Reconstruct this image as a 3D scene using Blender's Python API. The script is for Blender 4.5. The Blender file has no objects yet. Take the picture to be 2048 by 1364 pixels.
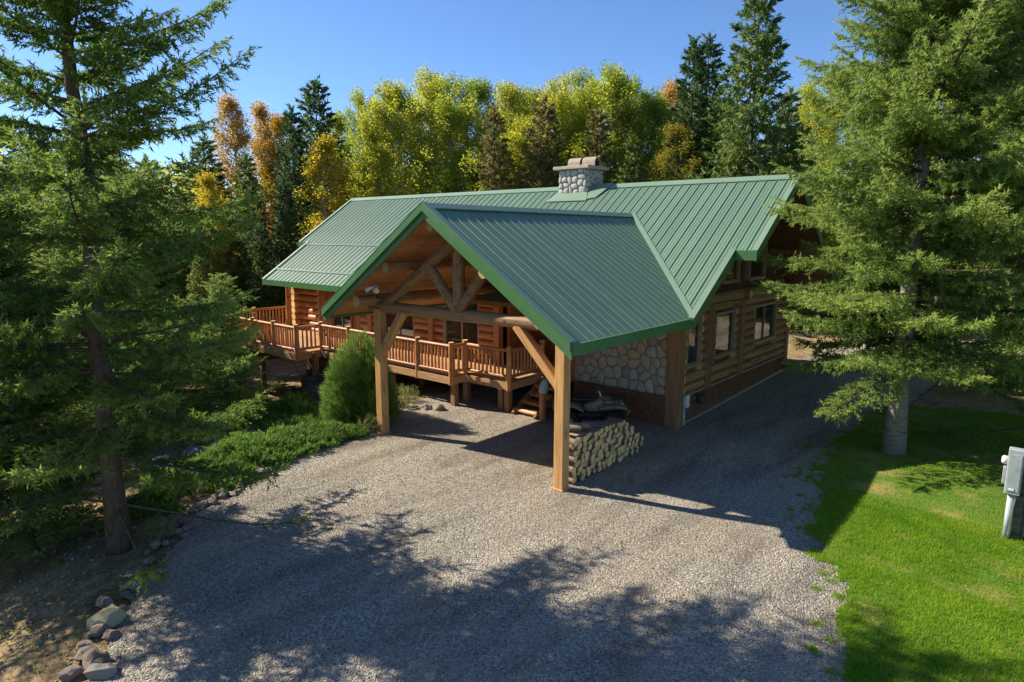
import bpy, bmesh, math, random
import numpy as np
from mathutils import Vector, Matrix, noise
from mathutils.geometry import delaunay_2d_cdt

SC = bpy.context.scene
COL = SC.collection
R = math.radians
rnd = random.Random(7)

# ------------------------------------------------------------------ camera
cam_d = bpy.data.cameras.new('camera')
cam = bpy.data.objects.new('camera', cam_d)
COL.objects.link(cam)
cam_d.sensor_width = 36.0
cam_d.lens = 36.0 * 1290.143 / 2048
cam_d.clip_end = 2000
_y, _p, _r = R(-40.387), R(9.406), R(0.195)
fw = Vector((math.sin(_y) * math.cos(_p), math.cos(_y) * math.cos(_p), -math.sin(_p)))
rt = Vector((math.cos(_y), -math.sin(_y), 0))
up = rt.cross(fw)
r2 = rt * math.cos(_r) + up * math.sin(_r)
u2 = -rt * math.sin(_r) + up * math.cos(_r)
cm = Matrix((r2, u2, -fw)).transposed().to_4x4()
cm.translation = Vector((7.694, -10.678, 5.376))
cam.matrix_world = cm
SC.camera = cam

# ------------------------------------------------------------------ light
SUN_EL, SUN_AZ = 37.6, 20.0            # light travels towards azimuth 20 deg from +X
sd = Vector((math.cos(R(SUN_AZ)) * math.cos(R(SUN_EL)), math.sin(R(SUN_AZ)) * math.cos(R(SUN_EL)), -math.sin(R(SUN_EL))))
world = bpy.data.worlds.new('World')
SC.world = world
world.use_nodes = True
wn = world.node_tree
wn.nodes.clear()
wo = wn.nodes.new('ShaderNodeOutputWorld')
wb = wn.nodes.new('ShaderNodeBackground')
ws = wn.nodes.new('ShaderNodeTexSky')
ws.sky_type = 'NISHITA'
ws.sun_disc = False
ws.sun_elevation = R(SUN_EL)
ws.sun_rotation = math.atan2(-sd.x, -sd.y)
ws.altitude = 400
ws.air_density = 0.9
ws.dust_density = 0.1
ws.ozone_density = 4.0
wb.inputs['Strength'].default_value = 0.12
wt = wn.nodes.new('ShaderNodeMix')
wt.data_type = 'RGBA'; wt.blend_type = 'MULTIPLY'; wt.inputs[0].default_value = 1.0
wt.inputs[7].default_value = (.525, .605, .715, 1)
wn.links.new(ws.outputs[0], wt.inputs[6])
wn.links.new(wt.outputs[2], wb.inputs['Color'])
wn.links.new(wb.outputs[0], wo.inputs[0])
sun_d = bpy.data.lights.new('sun', 'SUN')
sun_d.energy = 4.3
sun_d.angle = R(0.53)
sun_d.color = (1.0, 0.90, 0.74)
sun = bpy.data.objects.new('sun', sun_d)
COL.objects.link(sun)
sun.rotation_euler = sd.to_track_quat('-Z', 'Y').to_euler()
sun.location = (-20, -10, 30)
SC.view_settings.view_transform = 'Standard'
SC.view_settings.look = 'None'
SC.view_settings.exposure = 1.12
SC.view_settings.gamma = 1.0
SC.render.engine = 'CYCLES'
SC.cycles.max_bounces = 9
SC.cycles.diffuse_bounces = 6
SC.cycles.transparent_max_bounces = 8
SC.cycles.use_denoising = True

# ------------------------------------------------------------------ helpers
WM = {}                                  # world matrix of everything built


def put(o, parent=None, M=None):
    M = M or Matrix()
    COL.objects.link(o)
    WM[o.name] = M
    if parent is not None:
        o.parent = parent
        o.matrix_basis = WM[parent.name].inverted() @ M
    else:
        o.matrix_basis = M
    return o


def tag(o, label=None, cat=None, group=None, kind=None):
    if label: o['label'] = label
    if cat: o['category'] = cat
    if group: o['group'] = group
    if kind: o['kind'] = kind
    return o


def thing(name, label, cat, loc=(0, 0, 0), rotz=0, group=None):
    o = bpy.data.objects.new(name, None)
    o.empty_display_size = 0.3
    put(o, None, Matrix.Translation(loc) @ Matrix.Rotation(rotz, 4, 'Z'))
    return tag(o, label, cat, group)


def mobj(name, me, parent=None, M=None):
    return put(bpy.data.objects.new(name, me), parent, M)


class MB:
    def __init__(s):
        s.v, s.f, s.m = [], [], []

    def add(s, vs, fs, mi=0):
        b = len(s.v)
        s.v += [tuple(p) for p in vs]
        for f in fs:
            s.f.append(tuple(b + i for i in f)); s.m.append(mi)
        return s

    def box(s, lo, hi, mi=0):
        x0, y0, z0 = lo; x1, y1, z1 = hi
        return s.add([(x0, y0, z0), (x1, y0, z0), (x1, y1, z0), (x0, y1, z0), (x0, y0, z1), (x1, y0, z1), (x1, y1, z1), (x0, y1, z1)],
                     [(0, 3, 2, 1), (4, 5, 6, 7), (0, 1, 5, 4), (1, 2, 6, 5), (2, 3, 7, 6), (3, 0, 4, 7)], mi)

    def prism(s, poly, vec, mi=0):
        n = len(poly); vec = Vector(vec)
        P = [Vector(p) for p in poly]
        return s.add(P + [p + vec for p in P], [tuple(range(n))[::-1], tuple(range(n, 2 * n))] +
                     [(i, (i + 1) % n, n + (i + 1) % n, n + i) for i in range(n)], mi)

    def tube(s, pts, rad, n=8, mi=0, cap=True):
        pts = [Vector(p) for p in pts]
        rad = rad if isinstance(rad, (list, tuple)) else [rad] * len(pts)
        b = len(s.v)
        for i, p in enumerate(pts):
            d = (pts[min(i + 1, len(pts) - 1)] - pts[max(i - 1, 0)]).normalized()
            a = d.orthogonal().normalized() if abs(d.z) > .95 else d.cross(Vector((0, 0, 1))).normalized()
            c = d.cross(a)
            for k in range(n):
                t = 2 * math.pi * k / n
                s.v.append(tuple(p + (a * math.cos(t) + c * math.sin(t)) * rad[i]))
        for i in range(len(pts) - 1):
            for k in range(n):
                s.f.append((b + i * n + k, b + i * n + (k + 1) % n, b + (i + 1) * n + (k + 1) % n, b + (i + 1) * n + k)); s.m.append(mi)
        if cap:
            s.f.append(tuple(b + k for k in range(n))[::-1]); s.m.append(mi)
            e = b + (len(pts) - 1) * n
            s.f.append(tuple(e + k for k in range(n))); s.m.append(mi)
        return s

    def lathe(s, prof, n=20, mi=0, axis='y'):
        b = len(s.v); m = len(prof)
        for k in range(n):
            t = 2 * math.pi * k / n
            for (r, h) in prof:
                p = {'y': (r * math.cos(t), h, r * math.sin(t)), 'z': (r * math.cos(t), r * math.sin(t), h)}[axis]
                s.v.append(p)
        for k in range(n):
            for j in range(m - 1):
                s.f.append((b + k * m + j, b + k * m + j + 1, b + ((k + 1) % n) * m + j + 1, b + ((k + 1) % n) * m + j)); s.m.append(mi)
        return s

    def mesh(s, name, mats, smooth=False, bevel=0):
        me = bpy.data.meshes.new(name)
        me.from_pydata(s.v, [], s.f)
        mats = mats if isinstance(mats, (list, tuple)) else [mats]
        for m in mats: me.materials.append(m)
        me.polygons.foreach_set('material_index', s.m)
        if smooth: me.polygons.foreach_set('use_smooth', [True] * len(s.f))
        bm = bmesh.new(); bm.from_mesh(me)
        if bevel:
            bmesh.ops.bevel(bm, geom=bm.edges[:], offset=bevel, segments=1, affect='EDGES')
        bmesh.ops.recalc_face_normals(bm, faces=bm.faces[:])
        bm.to_mesh(me); bm.free()
        return me

    def build(s, name, mats, parent=None, M=None, smooth=False, bevel=0):
        return mobj(name, s.mesh(name, mats, smooth, bevel), parent, M)


def soup(name, V, F, mat, tint=None, smooth=False):
    """numpy triangles to a mesh"""
    me = bpy.data.meshes.new(name)
    V = np.ascontiguousarray(V, np.float32); F = np.ascontiguousarray(F, np.int32)
    nv, nf, k = len(V), len(F), F.shape[1]
    me.vertices.add(nv); me.vertices.foreach_set('co', V.ravel())
    me.loops.add(nf * k); me.loops.foreach_set('vertex_index', F.ravel())
    me.polygons.add(nf)
    me.polygons.foreach_set('loop_start', np.arange(0, nf * k, k, dtype=np.int32))
    me.polygons.foreach_set('loop_total', np.full(nf, k, np.int32))
    if smooth: me.polygons.foreach_set('use_smooth', np.ones(nf, bool))
    me.update(calc_edges=True)
    if tint is not None:
        a = me.attributes.new('tint', 'FLOAT', 'POINT')
        a.data.foreach_set('value', np.ascontiguousarray(tint, np.float32))
    me.materials.append(mat)
    return me


# ------------------------------------------------------------------ materials
class NT:
    def __init__(s, name):
        s.mat = bpy.data.materials.new(name)
        s.mat.use_nodes = True
        s.t = s.mat.node_tree
        s.b = s.t.nodes['Principled BSDF']
        s.out = s.t.nodes['Material Output']

    def n(s, typ, **kw):
        nd = s.t.nodes.new('ShaderNode' + typ)
        for k, v in kw.items():
            if k in nd.inputs.keys(): nd.inputs[k].default_value = v
            else: setattr(nd, k, v)
        return nd

    def l(s, a, b): s.t.links.new(a, b); return s

    def coord(s, scale=(1, 1, 1), kind='Object', rot=(0, 0, 0)):
        tc = s.n('TexCoord'); mp = s.n('Mapping')
        mp.inputs['Scale'].default_value = scale
        mp.inputs['Rotation'].default_value = rot
        s.l(tc.outputs[kind], mp.inputs['Vector'])
        return mp.outputs[0]

    def noise(s, vec, scale, detail=4, rough=.6):
        nd = s.n('TexNoise'); nd.inputs['Scale'].default_value = scale
        nd.inputs['Detail'].default_value = detail; nd.inputs['Roughness'].default_value = rough
        if vec: s.l(vec, nd.inputs['Vector'])
        return nd.outputs['Fac']

    def ramp(s, fac, stops):
        nd = s.n('ValToRGB'); e = nd.color_ramp.elements
        while len(e) < len(stops): e.new(.5)
        for i, (p, c) in enumerate(stops):
            e[i].position = p; e[i].color = (*c, 1)
        s.l(fac, nd.inputs[0]); return nd.outputs[0]

    def mix(s, fac, a, b, blend='MIX'):
        nd = s.n('Mix', data_type='RGBA', blend_type=blend)
        for v, i in ((fac, 0), (a, 6), (b, 7)):
            if hasattr(v, 'links'): s.l(v, nd.inputs[i])
            else: nd.inputs[i].default_value = v if i == 0 else (*v, 1)
        return nd.outputs[2]

    def math(s, op, a, b=0.0, clamp=False):
        nd = s.n('Math', operation=op, use_clamp=clamp)
        for v, i in ((a, 0), (b, 1)):
            if hasattr(v, 'links'): s.l(v, nd.inputs[i])
            else: nd.inputs[i].default_value = v
        return nd.outputs[0]

    def color(s, c): s.l(c, s.b.inputs['Base Color']) if hasattr(c, 'links') else setattr(s.b.inputs['Base Color'], 'default_value', (*c, 1)); return s

    def set(s, **kw):
        for k, v in kw.items(): s.b.inputs[k.replace('_', ' ')].default_value = v
        return s

    def bump(s, h, strength=.5, dist=.02):
        nd = s.n('Bump'); nd.inputs['Strength'].default_value = strength; nd.inputs['Distance'].default_value = dist
        s.l(h, nd.inputs['Height']); s.l(nd.outputs[0], s.b.inputs['Normal']); return s


def vary(m, col, amt=.35):
    """per-object brightness change"""
    oi = m.n('ObjectInfo')
    v = m.math('MULTIPLY_ADD', oi.outputs['Random'], amt)
    m.t.nodes[-1].inputs[2].default_value = 1 - amt / 2
    hs = m.n('HueSaturation'); m.l(v, hs.inputs['Value']); m.l(col, hs.inputs['Color'])
    return hs.outputs[0]


def m_wood(name, c1, c2, dark, scale=(12, 12, 1.2), rough=.55, amt=.35, spec=.35):
    m = NT(name)
    v = m.coord(scale)
    f = m.noise(v, 1.0, 5, .65)
    col = m.ramp(f, [(.28, dark), (.42, c1), (.62, c2), (.8, c1)])
    v2 = m.coord((1.7, 1.7, .6)); f2 = m.noise(v2, 1.3, 3)
    col = m.mix(m.math('MULTIPLY', f2, .5), col, dark)
    v3 = m.coord((scale[0] * 2.6, scale[1] * 2.6, scale[2] * 2.6) if scale[0] == scale[1] == 1 else tuple(x * (3.0 if x > 2.3 and x != min(scale) else .8) for x in scale))
    f3 = m.noise(v3, 1.0, 3, .5)
    ck = m.ramp(f3, [(.60, (0, 0, 0)), (.66, (.85, .85, .85))])
    col = m.mix(ck, col, tuple(x * .55 for x in dark))
    kv = m.n('TexVoronoi'); kv.inputs['Scale'].default_value = 1.0; m.l(m.coord(tuple(max(1.0, x * .28) if x > 2.3 else x * .9 for x in scale)), kv.inputs['Vector'])
    col = m.mix(m.ramp(kv.outputs['Distance'], [(.07, (.8, .8, .8)), (.13, (0, 0, 0))]), col, tuple(x * .7 for x in dark))
    gy = m.noise(m.coord((.9, .9, .9)), 1.7, 4)
    col = m.mix(m.ramp(gy, [(.55, (0, 0, 0)), (.8, (.35, .35, .35))]), col, tuple(.5 * x + .10 for x in c1))
    m.color(vary(m, col, amt)).set(Roughness=rough, Specular_IOR_Level=spec)
    return m.bump(m.math('SUBTRACT', f, f3), .35, .012).mat


def m_plain(name, c, rough=.6, metal=0, nscale=6, amt=.18, spec=.4):
    m = NT(name)
    f = m.noise(m.coord(), nscale, 4)
    d = tuple(max(0, x * (1 - amt)) for x in c); h = tuple(min(1, x * (1 + amt)) for x in c)
    return m.color(m.ramp(f, [(.3, d), (.7, h)])).set(Roughness=rough, Metallic=metal, Specular_IOR_Level=spec).mat


M = {}
M['log'] = m_wood('log_stain', (.45, .17, .052), (.57, .245, .085), (.19, .065, .022), (2.4, 2.4, 5), .5, .4)
M['log_brown'] = m_wood('log_brown', (.37, .205, .08), (.50, .30, .13), (.13, .066, .028), (2.4, 2.4, 5), .6, .4)
M['rail'] = m_wood('rail_stain', (.54, .225, .07), (.66, .32, .125), (.28, .095, .03), (2.4, 2.4, 4), .45, .35)
M['timber'] = m_wood('timber', (.54, .29, .10), (.66, .40, .165), (.36, .17, .055), (9, 9, .9), .6, .2)
M['truss'] = m_wood('truss_log', (.27, .155, .068), (.37, .22, .10), (.15, .078, .034), (2.4, 2.4, 5), .6, .3)
M['board'] = m_wood('ceiling_board', (.46, .185, .064), (.56, .255, .098), (.25, .098, .034), (1.2, 14, 14), .5, .5)
M['deck'] = m_wood('deck_board', (.48, .27, .12), (.58, .35, .18), (.30, .15, .06), (1.2, 14, 14), .65, .3)
M['siding'] = m_wood('siding', (.16, .078, .034), (.22, .11, .052), (.075, .036, .016), (9, 9, .8), .7, .1)
M['skirt'] = m_wood('skirt', (.18, .086, .040), (.235, .118, .056), (.10, .045, .022), (5, 5, 2), .75, .1)
M['trimwood'] = m_wood('trim_wood', (.30, .148, .058), (.40, .21, .09), (.14, .066, .03), (9, 9, .9), .6, .2)
M['oldtimber'] = m_wood('old_timber', (.11, .085, .065), (.18, .145, .11), (.04, .03, .022), (1, 12, 12), .9, .4, .1)
M['door'] = m_wood('door_wood', (.34, .14, .045), (.44, .2, .075), (.16, .06, .02), (9, 9, .9), .5, .2)
M['black'] = m_plain('black_plastic', (.012, .013, .014), .45)
M['rubber'] = m_plain('tyre_rubber', (.018, .018, .017), .85)
M['steel'] = m_plain('grey_steel', (.36, .37, .36), .4, .7)
M['chrome'] = m_plain('rack_metal', (.45, .46, .48), .3, .9)
M['greybox'] = m_plain('grey_paint', (.33, .37, .365), .45)
M['pvc'] = m_plain('grey_pvc', (.40, .45, .45), .5)
M['tan_frame'] = m_plain('tan_frame', (.36, .28, .18), .5)
M['white'] = m_plain('white_paint', (.72, .70, .66), .5)
M['concrete'] = m_plain('concrete', (.42, .36, .28), .9, 0, 14)
M['clay'] = m_plain('clay_cap', (.33, .265, .20), .8, 0, 12)
M['dark'] = m_plain('dark_hollow', (.015, .012, .010), .9)
M['mortar'] = m_plain('mortar', (.25, .22, .18), .95, 0, 30)
M['curtain'] = m_plain('curtain', (.55, .50, .40), .9)


def m_end(name='log_end', k=1.0):
    m = NT(name)
    v = m.coord()
    w = m.n('TexWave', wave_type='RINGS', rings_direction='Z'); w.inputs['Scale'].default_value = 3.0
    w.inputs['Distortion'].default_value = 2.0; m.l(v, w.inputs['Vector'])
    c = m.ramp(w.outputs['Fac'], [(0, (.74 * k, .47 * k, .17 * k)), (1, (.90 * k, .64 * k, .27 * k))])
    f = m.noise(m.coord((3, 3, 3)), 1.2, 3)
    c = m.mix(m.math('MULTIPLY', f, .42), c, (.46, .26, .10))
    return m.color(vary(m, c, .5)).set(Roughness=.8).mat


M['end'] = m_end()
M['oldend'] = m_end('old_log_end', .62)


def m_bark(name, a, b, scale=(6, 6, 2.5)):
    m = NT(name)
    f = m.noise(m.coord(scale), 1.6, 6, .7)
    m.color(m.ramp(f, [(.3, a), (.55, b), (.8, a)])).set(Roughness=.95, Specular_IOR_Level=.1)
    return m.bump(f, .9, .04).mat


M['bark'] = m_bark('spruce_bark', (.045, .034, .025), (.135, .105, .075))
M['palebark'] = m_bark('pale_bark', (.11, .095, .075), (.29, .26, .215), (2, 2, 8))
M['aspenbark'] = m_bark('aspen_bark', (.22, .21, .17), (.50, .48, .41), (3, 3, 6))


def m_firebark():
    m = NT('firewood_bark')
    f = m.noise(m.coord((4, 4, 1)), 2, 5)
    c = m.ramp(f, [(.35, (.11, .075, .05)), (.6, (.30, .23, .16))])
    return m.color(vary(m, c, .5)).set(Roughness=.9).mat


M['firebark'] = m_firebark()


def m_roof(name, c, rough, streak=(1, 1, 1)):
    m = NT(name)
    f = m.noise(m.coord((1.1, 1.1, 1.1)), .8, 4)
    f2 = m.noise(m.coord((3, 3, 3)), 9, 3)
    col = m.mix(m.math('MULTIPLY', f2, .25), m.mix(f, c, tuple(x * 1.18 for x in c)), tuple(x * .7 for x in c))
    st = m.noise(m.coord(streak, 'Object'), 1.0, 5, .7)
    col = m.mix(m.ramp(st, [(.48, (0, 0, 0)), (.72, (.42, .42, .42))]), col, tuple(.5 * x + .12 for x in c))
    col = vary(m, col, .16)
    rr = m.n('MapRange'); m.l(f, rr.inputs[0]); rr.inputs[3].default_value = rough - .06; rr.inputs[4].default_value = rough + .08
    m.l(rr.outputs[0], m.b.inputs['Roughness'])
    m.color(col).set(Specular_IOR_Level=.55, Metallic=.10)
    return m.bump(m.noise(m.coord(), 1.6, 3), .10, .03).mat


M['roof'] = m_roof('green_roof_metal', (.120, .206, .134), .43, (7, .5, .5))
M['porchmetal'] = m_roof('green_porch_metal', (.122, .208, .134), .43, (.5, 7, .5))
M['fascia'] = m_roof('green_fascia_metal', (.058, .170, .055), .40)
M['seam'] = m_roof('green_seam', (.05, .13, .09), .4)
M['ridge'] = m_roof('green_ridge_metal', (.16, .245, .165), .40)


def m_stone(name, stops, amt=.7):
    m = NT(name)
    oi = m.n('ObjectInfo')
    c = m.ramp(oi.outputs['Random'], stops)
    f = m.noise(m.coord((5, 5, 5)), 1.8, 6, .7)
    c = m.mix(m.math('MULTIPLY', f, amt), c, (.16, .14, .12))
    g = m.noise(m.coord((1, 1, 1)), 30, 3)
    m.color(c).set(Roughness=.9, Specular_IOR_Level=.2)
    return m.bump(m.math('ADD', f, m.math('MULTIPLY', g, .4)), .6, .03).mat


M['stone'] = m_stone('wall_stone', [(0, (.42, .37, .27)), (.2, (.52, .39, .22)), (.4, (.42, .40, .34)), (.55, (.56, .47, .31)), (.7, (.34, .27, .2)), (.85, (.46, .45, .40)), (1, (.46, .31, .19))], .35)
M['chimstone'] = m_stone('chimney_stone', [(0, (.52, .50, .45)), (.35, (.42, .42, .41)), (.7, (.58, .54, .47)), (1, (.46, .44, .43))], .35)
M['rock'] = m_stone('field_rock', [(0, (.20, .165, .13)), (.25, (.30, .245, .18)), (.5, (.25, .175, .13)), (.75, (.35, .31, .26)), (1, (.27, .225, .155))], .6)
M['mossrock'] = m_stone('moss_rock', [(0, (.42, .38, .20)), (1, (.38, .34, .18))], .5)


def m_leaf(name, c_lo, c_hi, use_obj=False, transl=.35, hue=.0):
    """foliage: 'tint' attribute picks between two colours"""
    m = NT(name)
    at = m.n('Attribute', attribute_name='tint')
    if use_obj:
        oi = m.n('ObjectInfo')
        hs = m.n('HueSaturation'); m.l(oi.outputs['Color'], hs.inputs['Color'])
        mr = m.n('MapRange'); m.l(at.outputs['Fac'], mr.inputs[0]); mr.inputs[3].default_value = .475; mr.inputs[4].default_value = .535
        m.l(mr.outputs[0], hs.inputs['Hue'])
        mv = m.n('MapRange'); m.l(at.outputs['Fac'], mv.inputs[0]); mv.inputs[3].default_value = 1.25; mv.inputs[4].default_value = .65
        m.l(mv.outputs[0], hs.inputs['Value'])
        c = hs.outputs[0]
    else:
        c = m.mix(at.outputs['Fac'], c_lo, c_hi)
    m.color(c).set(Roughness=.6, Specular_IOR_Level=.25)
    br = m.n('HueSaturation'); br.inputs['Value'].default_value = 1.45; br.inputs['Saturation'].default_value = 1.05; m.l(c, br.inputs['Color'])
    tr = m.n('BsdfTranslucent'); m.l(br.outputs[0], tr.inputs['Color'])
    ms = m.n('MixShader'); ms.inputs[0].default_value = transl
    m.l(m.b.outputs[0], ms.inputs[1]).l(tr.outputs[0], ms.inputs[2]).l(ms.outputs[0], m.out.inputs[0])
    return m.mat


M['needle'] = m_leaf('spruce_needles', (.065, .135, .028), (.22, .29, .060), transl=.45)
M['sunneedle'] = m_leaf('sunlit_spruce_needles', (.105, .190, .042), (.33, .39, .09), transl=.45)  # brighter copy of the spruce needles, sunlight put into the colour
M['leaf'] = m_leaf('autumn_leaves', (0, 0, 0), (0, 0, 0), True, .58)
M['farneedle'] = m_leaf('far_needles', (0, 0, 0), (0, 0, 0), True, .40)
M['pine'] = m_leaf('pine_needles', (.07, .15, .022), (.20, .30, .05), transl=.4)
M['juniper'] = m_leaf('juniper', (.05, .125, .02), (.17, .28, .045), transl=.4)
M['grass'] = m_leaf('grass_blades', (.10, .235, .008), (.30, .44, .03), transl=.45)
M['weed'] = m_leaf('weeds', (.10, .15, .035), (.26, .26, .10), transl=.4)


def m_glass():
    m = NT('window_glass')
    m.color((.02, .022, .022)).set(Roughness=.03, Specular_IOR_Level=1.0, IOR=1.75)
    f = m.noise(m.coord(), .9, 2)
    return m.bump(f, .04, .05).mat


M['glass'] = m_glass()


def m_camo():
    m = NT('camouflage')
    f = m.noise(m.coord(), 5, 5, .7)
    c = m.ramp(f, [(.36, (.08, .085, .05)), (.46, (.26, .22, .135)), (.55, (.14, .15, .085)), (.66, (.44, .39, .27))])
    return m.color(c).set(Roughness=.5).mat


M['camo'] = m_camo()


def m_gravel():
    m = NT('gravel')
    v = m.coord()
    vo = m.n('TexVoronoi'); vo.inputs['Scale'].default_value = 38; m.l(v, vo.inputs['Vector'])
    vo2 = m.n('TexVoronoi'); vo2.inputs['Scale'].default_value = 75; m.l(v, vo2.inputs['Vector'])
    sx = m.n('SeparateColor'); m.l(vo.outputs['Color'], sx.inputs[0])
    c = m.ramp(sx.outputs[0], [(0, (.06, .056, .05)), (.3, (.20, .18, .145)), (.6, (.34, .305, .25)), (.82, (.56, .53, .46)), (1, (.28, .205, .135))])
    sx2 = m.n('SeparateColor'); m.l(vo2.outputs['Color'], sx2.inputs[0])
    c = m.mix(.35, c, m.ramp(sx2.outputs[1], [(0, (.12, .115, .11)), (.5, (.28, .265, .24)), (1, (.46, .43, .38))]))
    big = m.noise(v, .45, 4)
    c = m.mix(m.ramp(big, [(.42, (0, 0, 0)), (.60, (.75, .75, .75))]), c, m.mix(.4, c, (.33, .26, .18)))
    ln = m.noise(m.coord((.55, .13, 1), rot=(0, 0, .5)), 2.2, 4)
    c = m.mix(1.0, c, m.ramp(ln, [(.34, (.70, .68, .66)), (.48, (1.0, 1.0, 1.0)), (.66, (1.22, 1.21, 1.19))]), 'MULTIPLY')
    m.color(m.mix(1.0, c, (1.16, 1.15, 1.10), 'MULTIPLY')).set(Roughness=.9, Specular_IOR_Level=.25)
    h = m.math('ADD', m.math('MULTIPLY', vo.outputs['Distance'], -1.0), m.math('MULTIPLY', vo2.outputs['Distance'], -.5))
    h = m.math('ADD', h, m.math('MULTIPLY', m.noise(v, 3, 3), .8))
    return m.bump(h, 1.0, .035).mat


M['gravel'] = m_gravel()
M['pebble'] = m_stone('pebbles', [(0, (.14, .135, .13)), (1, (.4, .38, .34))], .5)


def m_pebble():
    m = NT('pebble')
    at = m.n('Attribute', attribute_name='tint')
    c = m.ramp(at.outputs['Fac'], [(0, (.11, .105, .095)), (.35, (.26, .235, .195)), (.7, (.39, .355, .295)), (.9, (.52, .49, .43)), (1, (.32, .22, .15))])
    return m.color(c).set(Roughness=.85, Specular_IOR_Level=.3).mat


M['pebble'] = m_pebble()


def m_ground():
    m = NT('dry_ground')
    v = m.coord()
    f = m.noise(v, .55, 5); g = m.noise(v, 7, 5, .7)
    c = m.ramp(f, [(.34, (.13, .115, .045)), (.45, (.25, .185, .09)), (.56, (.40, .29, .165)), (.68, (.17, .16, .06))])
    c = m.mix(m.ramp(g, [(.4, (0, 0, 0)), (.62, (.8, .8, .8))]), c, (.12, .085, .045))
    return m.color(c).set(Roughness=.95, Specular_IOR_Level=.1).bump(g, .8, .06).mat


M['ground'] = m_ground()


def m_lawn():
    m = NT('lawn_soil')
    v = m.coord()
    g = m.noise(v, 18, 4)
    big = m.noise(v, .7, 3)
    c = m.ramp(g, [(.3, (.06, .12, .015)), (.7, (.13, .21, .035))])
    c = m.mix(m.ramp(big, [(.52, (0, 0, 0)), (.66, (.8, .8, .8))]), c, (.33, .25, .09))
    return m.color(c).set(Roughness=.95, Specular_IOR_Level=.1).bump(g, .8, .04).mat


M['lawn'] = m_lawn()

# ------------------------------------------------------------------ terrain
LEFT = [(4.5, -15), (1.2, -10.2), (-.66, -8.6), (-1.61, -8.13), (-2.76, -7.26), (-3.73, -6.33), (-4.65, -5.66), (-5.0, -4.59), (-5.87, -3.41), (-6.25, -1.1),
        (-6.9, .5), (-7.6, 1.7), (-7.9, 2.9), (-8.1, 5.0)]
RIGHT = [(7.8, -6), (6.6, -3.6), (6.3, -2.6), (6.0, -1.74), (5.67, -.38), (5.06, .54), (4.6, 1.8), (4.35, 3.01), (4.0, 4.5), (3.7, 6.0), (3.6, 8.0), (3.7, 11), (3.9, 15), (4.4, 20), (7, 26)]
NPL = np.array(LEFT)


def left_dist(x, y):
    """metres to the left of the bank edge (0 inside the driveway)"""
    best, side = 1e9, 0
    for (ax, ay), (bx, by) in zip(LEFT + [], LEFT[1:] + [(-8.6, 30)]):
        dx, dy = bx - ax, by - ay
        t = max(0, min(1, ((x - ax) * dx + (y - ay) * dy) / (dx * dx + dy * dy)))
        d = math.hypot(x - ax - t * dx, y - ay - t * dy)
        if d < best:
            best = d; side = dx * (y - ay) - dy * (x - ax)
    return best if side > 0 else 0.0


def ss(a, b, v):
    t = max(0, min(1, (v - a) / (b - a))); return t * t * (3 - 2 * t)


def gz(x, y):
    z = 0.024 * max(0, min(y, 30) - 6)
    if x < 5 and y < 30:
        d = left_dist(x, y)
        if d > 0:
            z -= 1.35 * ss(0.2, 6.5, d) * (1 - ss(14, 26, y) * .6)
            z += .10 * ss(.0, .6, d) * noise.noise((x * .8, y * .8, 0)) + .05 * ss(.3, 1.2, d) * noise.noise((x * 2.3, y * 2.3, 4))
    if -3 < y < 6.2: z -= .09 * ss(-.06, .10, x - (.62 + .18 * (y - .3) + .12 * noise.noise((0, y * .8, 1)))) * ss(.2, 1.1, y) * (1 - ss(3.6, 6.0, y))
    if x > 4.2: z += .03 * noise.noise((x * .5, y * .5, 3))
    return z


def axis(lo, hi, near_lo, near_hi, step):
    a = list(np.arange(near_lo, near_hi + 1e-6, step))
    s, v = step, near_hi
    while v < hi: s *= 1.35; v += s; a.append(v)
    s, v = step, near_lo
    while v > lo: s *= 1.35; v -= s; a.insert(0, v)
    return a


xs = axis(-260, 200, -24, 12, .4); ys = axis(-160, 320, -14, 20, .4)
mb = MB()
mb.v = [(x, y, gz(x, y) - .035) for y in ys for x in xs]
nx = len(xs)
mb.f = [(j * nx + i, j * nx + i + 1, (j + 1) * nx + i + 1, (j + 1) * nx + i) for j in range(len(ys) - 1) for i in range(nx - 1)]
mb.m = [0] * len(mb.f)
ground = mb.build('ground', M['ground'], smooth=True)
tag(ground, 'dry sandy forest ground sloping down on the left of the gravel', 'ground', kind='structure')


def poly_sheet(name, poly, mat, zoff, step, wob=.12, fq=1.7):
    P = []
    n = len(poly)
    for i in range(n):                         # densify and roughen the outline
        a, b = Vector(poly[i]), Vector(poly[(i + 1) % n])
        k = max(1, int((b - a).length / .16))
        for j in range(k):
            p = a.lerp(b, j / k)
            P.append(p + Vector((noise.noise((p.x * fq, p.y * fq, 0)), noise.noise((p.x * fq, p.y * fq, 9)))) * wob + Vector((noise.noise((p.x * fq * 3, p.y * fq * 3, 4)), noise.noise((p.x * fq * 3, p.y * fq * 3, 6)))) * wob * .45)
    arr = np.array([(p.x, p.y) for p in P])
    x0, y0 = arr.min(0); x1, y1 = arr.max(0)
    gx, gy = np.meshgrid(np.arange(x0, x1, step), np.arange(y0, y1, step))
    gg = np.column_stack([gx.ravel(), gy.ravel()])
    inner = [Vector(p) for p in gg[inside(arr, gg)]]
    m = len(P)
    res = delaunay_2d_cdt(P + inner, [(i, (i + 1) % m) for i in range(m)], [list(range(m))], 1, 1e-4)
    o = MB()
    o.v = [(v.x, v.y, gz(v.x, v.y) + zoff) for v in res[0]]
    o.f = [tuple(f) for f in res[2]]; o.m = [0] * len(o.f)
    return o.build(name, mat, smooth=True), arr


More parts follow.
